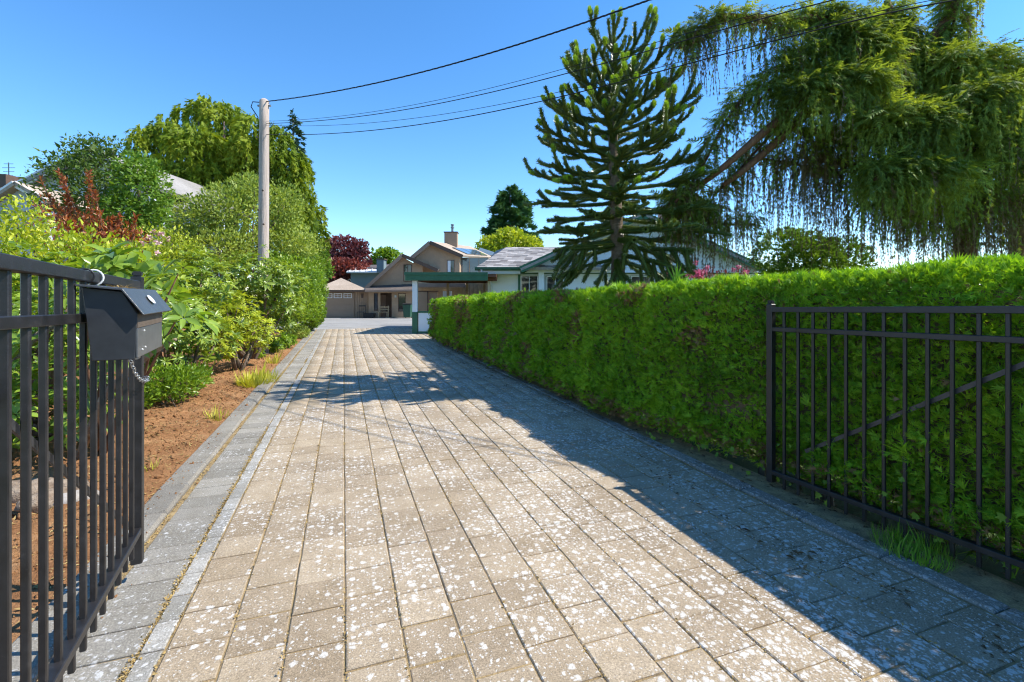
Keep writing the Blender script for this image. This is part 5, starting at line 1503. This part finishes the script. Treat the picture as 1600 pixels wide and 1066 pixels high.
# front wall in pieces: ribbed panel, window bay, then to the right
ext('wall', [(762, zb + 40), (813, zb + 40), (813, 428), (762, 428)], ED, .25, 'whitewall', h3)
mb = MB()
for k in range(17):
    x = 764.3 + k * 2.9; mb.prism([at(q[0], q[1], ED - .018) for q in rect(x - .5, 429, x + .5, zb + 38)], FWD * .02)
stuff(mb.build('wall_battens', M['whitewall'], h3))
ext('corner_trim', rect(809.5, 428, 813.2, zb + 40), ED - .04, .05, 'green', h3)
mb = MB(); mb.prism([at(x, y, ED) for x, y in ((813, zb + 40), (1185, zb + 40), (1185, 424), (813, 424))], FWD * .2)
mb.build('wall', M['bluewhite'], h3)
def win3(x0, x1, y0, y1): 
    ext('window_recess', rect(x0, y0, x1, y1), ED - .03, .025, 'green', h3)
    window(x0 + .8, y0 + .5, x1 - .8, y1 - .5, ED - .08, h3, 'whitewall', 1.3, 1, depth=.05)
win3(812.5, 841.5, 430, 463)
ext('pillar', rect(841.5, 426, 850, zb + 40), ED - .35, .3, 'bluewhite', h3)
win3(853, 882, 431, 466); win3(985, 1018, 431, 466); win3(1030, 1064, 431, 466)
ext('green_band', rect(813, 423.5, 1190, 428), ED - .05, .05, 'green', h3)
# main hip roof with shingles
er = ED - .75
A_, B_, C_, D_ = at(743, 418.5, er), at(960, 418.5, er), at(935, 386.5, ED + 3.3), at(791, 386.5, ED + 3.3)
mb = MB(); mb.slab([A_, B_, C_, D_], .10); rfm = mb.build('roof', M['greyroof'], h3)
mb = MB(); mb.slab([A_, D_, at(775, 392, ED + 7.5), at(748, 424, ED + 7.5)], .10); mb.build('roof', M['greyroof'], h3)
nup = (B_ - A_).cross(D_ - A_).normalized(); nup = nup if nup.z > 0 else -nup
sh = MB(); rows = 15
for i in range(rows):
    v0, v1 = i / rows, (i + 1.12) / rows
    l0, r0 = A_.lerp(D_, v0), B_.lerp(C_, v0); l1, r1 = A_.lerp(D_, min(v1, 1)), B_.lerp(C_, min(v1, 1))
    W = (r0 - l0).length; cnt = int(W / .30); off = random.uniform(0, .6)
    for k in range(cnt):
        a, b = (k + off * .5) / cnt, min((k + .96 + off * .5) / cnt, 1)
        if a >= 1: continue
        hgt = random.choice([.014, .02, .03])
        p = [l0.lerp(r0, a), l0.lerp(r0, b), l1.lerp(r1, b), l1.lerp(r1, a)]
        q = [x + nup * (hgt if j < 2 else .006) for j, x in enumerate(p)]
        sh.add([x + nup * .001 for x in p] + q, [(4, 5, 6, 7), (0, 1, 5, 4), (1, 2, 6, 5), (3, 0, 4, 7)])
def shingle_mat():
    m, nt, out = new_mat('grey_shingles'); g = nt.nodes.new('ShaderNodeNewGeometry')
    c = ramp(nt, g.outputs['Random Per Island'], [(0, (0.17, 0.155, 0.15)), (.5, (0.30, 0.28, 0.265)), (1, (0.46, 0.43, 0.41))])
    nn = noise(nt, g.outputs['Position'], 40, 4, .7); c = mix(nt, .6, c, ramp(nt, nn, [(.3, .65), (.7, 1.3)]), 'MULTIPLY')
    principled(nt, out, c, .9, .2, 0, nn, .005, .4); return m
M['shingle'] = shingle_mat()
stuff(sh.build('shingles', M['shingle'], rfm))
mb = MB(); mb.bar(at(742, 420.5, er - .02), at(814, 420.5, er - .02), .05, .13); mb.build('fascia', M['green'], h3)
mb = MB(); mb.bar(at(742, 418.8, er - .08), at(814, 418.8, er - .08), .11, .07); mb.build('gutter', M['green'], h3)
mb = MB(); mb.prism([at(x, y, er) for x, y in ((745, 422), (813, 422), (813, 428), (760, 428))], FWD * .7); mb.build('soffit', M['gutter'], h3)
mb = MB(); mb.tube([at(752, 421, er - .05), at(752.5, 426, er - .05), at(765, 438, ED - .12), at(767, 446, ED - .10), at(767, 500, ED - .10)], .045, 8); mb.build('downpipe', M['gutter'], h3, True)
# big cross gable
GD = ED - .9
apx = (1005, 333)
ext('gable_wall', [(820, 426), (1190, 426), apx], GD + .5, .15, 'bluewhite', h3)
mb = MB()
for k in range(24):
    y0 = 426 - k * 4.0; y1 = y0 - 3.7
    if y1 < apx[1] + 6: break
    f = lambda y: (y - apx[1]) / (426 - apx[1])
    xl0, xr0 = 1005 - 183 * f(y0), 1005 + 183 * f(y0); xl1, xr1 = 1005 - 183 * f(y1), 1005 + 183 * f(y1)
    p = [at(xl0, y0, GD + .465), at(xr0, y0, GD + .465), at(xr1, y1, GD + .49), at(xl1, y1, GD + .49)]
    mb.prism(p, FWD * .012)
stuff(mb.build('lap_siding', M['bluewhite'], h3))
for s, x in ((0, 813), (1, 1197)):
    mb = MB(); mb.bar(at(x, 421.5, GD - .05), at(1005, 335.5, GD - .05), .06, .26); mb.build('bargeboard', M['green'], h3)
    mb = MB(); mb.slab([at(x, 419.5, GD - .1), at(1005, 332, GD - .1), at(1005, 332, GD - .1) + FWD * 9, at(x, 419.5, GD - .1) + FWD * 9], .10); mb.build('gable_roof', M['greyroof'], h3)
mb = MB(); mb.box(at(1042, 352, GD + 4) + Vector((0, 0, .1)), .7, .7, 1.5, RIGHT, FWD); ch = mb.build('chimney', M['rake'], h3)
# carport
cp = thing('carport', 'open carport with dark green fascia joined to the white house', 'carport', at(650, 520, CD))
mb = MB(); mb.prism([at(x, y, CD) for x, y in ((633, 438.5), (762, 438.5), (762, 429), (633, 429))], FWD * .06); mb.build('fascia', M['green'], cp)
mb = MB(); mb.prism([at(x, y, CD - .04) for x, y in ((631.5, 429.5), (762, 429.5), (762, 425.5), (631.5, 425.5))], FWD * .12); mb.build('fascia_cap', M['green'], cp)
a, b = at(633.5, 437, CD + .06), at(775, 437, CD + .06)
mb = MB(); mb.prism([a + Vector((0, 0, .10)), b + Vector((0, 0, .10)), b + Vector((0, 0, .22)), a + Vector((0, 0, .22))], FWD * 5.2); mb.build('roof', M['soffit'], cp)
mb = MB(); mb.prism([a, a + Vector((0, 0, .3)), a + Vector((0, 0, .3)) + FWD * 5.2, a + FWD * 5.2], RIGHT * .05); mb.build('side_fascia', M['green'], cp)
for k in range(7):
    p = a + FWD * (.5 + k * .7); mb = MB(); mb.bar(p + RIGHT * .1 + Vector((0, 0, .04)), p + (b - a) + Vector((0, 0, .04)), .05, .12); mb.build('rafter', M['soffit'], cp)
p0 = at(648.6, 440, CD + .25); pg = Vector((p0.x, p0.y, -.05))
mb = MB(); mb.box((p0.x, p0.y, (p0.z + .85) / 2 + .03), .19, .17, p0.z + .06 - .85, RIGHT, FWD); mb.build('post', M['bluewhite'], cp)
mb = MB(); mb.box((p0.x, p0.y, .40), .20, .19, .90, RIGHT, FWD); mb.build('post_base', M['green'], cp)
q = pg + RIGHT * .10 - FWD * .05
mb = MB(); mb.box(q + RIGHT * .9 + Vector((0, 0, .50)), 1.7, .06, .74, RIGHT, FWD); mb.build('half_wall', M['bluewhite'], cp)
for k in range(22):
    mb = MB(); mb.box(q + RIGHT * (.1 + k * .076) - FWD * .035 + Vector((0, 0, .50)), .022, .02, .72, RIGHT, FWD); mb.build('batten', M['bluewhite'], cp)
for z in (.90, .10):
    mb = MB(); mb.box(q + RIGHT * .9 + Vector((0, 0, z)), 1.75, .12, .07, RIGHT, FWD); mb.build('rail', M['green'], cp)
for xx in (700, 730, 757):
    p = at(xx, 445, CD + 4.8); mb = MB(); mb.box((p.x, p.y, 1.15), .12, .12, 2.4, RIGHT, FWD); mb.build('post', M['wood'], cp)
# timber screen and shed wall under the carport
sc_ = thing('timber_shed', 'timber shed wall with sliding door seen through the carport', 'shed', at(700, 505, CD + 6))
SD = CD + 6.2
ext('wall', rect(653, 441, 775, 512), SD, .2, 'wood', sc_)
ext('beam', rect(650, 443, 727, 449), SD - .35, .2, 'rake', sc_)
ext('sliding_door', rect(654, 456, 668, 489), SD - .1, .06, 'taupe', sc_); ext('sliding_door', rect(668.6, 456, 684, 489), SD - .06, .06, 'taupe', sc_)
ext('door_frame', rect(667.6, 455, 669, 489), SD - .14, .05, 'brown', sc_); ext('door_frame', rect(653, 454.6, 685, 456), SD - .14, .05, 'brown', sc_)
window(692, 455, 706, 480, SD - .1, sc_, 'whitewall', 1.4, 1, 'curtain')
for k in range(10):
    ext('board', rect(710 + k * 6, 443, 715.4 + k * 6, 512), SD - .05, .05, 'wood', sc_)

# --- house on the left behind the shrubs
LDp = 19.0
h4 = thing('left_house', 'pale grey-blue house with white gable trim behind the left shrubs', 'house', at(100, 470, LDp + 2))
def zfill(x0, x1, ytop, D, mat, nm='wall', depth=.3):
    a, b = at(x0, ytop, D), at(x1, ytop, D)
    mb = MB(); mb.prism([a, b, Vector((b.x, b.y, -.05)), Vector((a.x, a.y, -.05))], FWD * depth); return mb.build(nm, M[mat], h4)
M['lhwall'] = flat('grey_white_stucco', (0.46, 0.50, 0.55), .7, .3, .05, 2)
ext('gable_wall', [(10, 330), (10, 303), (140, 238), (262, 330)], LDp, .3, 'lhwall', h4)
zfill(20, 250, 330, LDp, 'lhwall')
for x, y in ((15, 296), (226, 292)):
    mb = MB(); mb.bar(at(x, y, LDp - .4), at(140, 233, LDp - .4), .06, .30); mb.build('bargeboard', M['whitewall'], h4)
    mb = MB(); mb.slab([at(x, y - 5, LDp - .5), at(140, 228, LDp - .5), at(140, 228, LDp - .5) + FWD * 8, at(x, y - 5, LDp - .5) + FWD * 8], .15); mb.build('roof', M['greyroof'], h4)
# nearer small gable at the frame edge
ext('porch_gable', [(-60, 345), (75, 330), (22, 290)], LDp - 3, .2, 'lhwall', h4)
for x, y in ((-50, 335), (74, 316)):
    mb = MB(); mb.bar(at(x, y, LDp - 3.2), at(22, 287, LDp - 3.2), .06, .2); mb.build('bargeboard', M['whitewall'], h4)
    mb = MB(); mb.slab([at(x, y - 3, LDp - 3.3), at(22, 283.5, LDp - 3.3), at(22, 283.5, LDp - 3.3) + FWD * 3.4, at(x, y - 3, LDp - 3.3) + FWD * 3.4], .1); mb.build('roof', M['tanroof'], h4)
zfill(-60, 75, 330, LDp - 3, 'lhwall')
ext('chimney', rect(-6, 272, 9, 310), LDp + 1, .9, 'brown', h4)
ptsslab('roof', [(-40, 305, LDp + .6), (42, 292, LDp + .6), (15, 273, LDp + 3.5), (-40, 268, LDp + 3.5)], .15, 'darkroof', h4)
# right wing with grey roof
ptsslab('roof', [(238, 322, LDp + 1), (345, 332, LDp + 1), (342, 298, LDp + 5), (232, 289, LDp + 5)], .15, 'greyroof', h4)
ext('wing_gable', [(232, 345), (270, 345), (240, 312)], LDp + .8, .2, 'lhwall', h4)
mb = MB(); mb.bar(at(236, 310, LDp + .6), at(268, 328, LDp + .6), .06, .22); mb.build('bargeboard', M['whitewall'], h4)
zfill(232, 345, 330, LDp + 1.3, 'lhwall')
window(246, 344, 262, 362, LDp + .75, h4, 'whitewall', 1.5, 1)
mb = MB(); a = at(14, 290, LDp + 3); b = at(13.4, 254, LDp + 3); mb.bar(a, b, .03, .03)
for k, w_ in enumerate((.22, .30, .26, .2)):
    p = b.lerp(a, .06 + .17 * k); mb.bar(p - RIGHT * w_, p + RIGHT * w_, .02, .02)
tag(mb.build('roof_antenna', M['chimney_metal']), 'small rooftop antenna above the dark roof at far left', 'antenna')
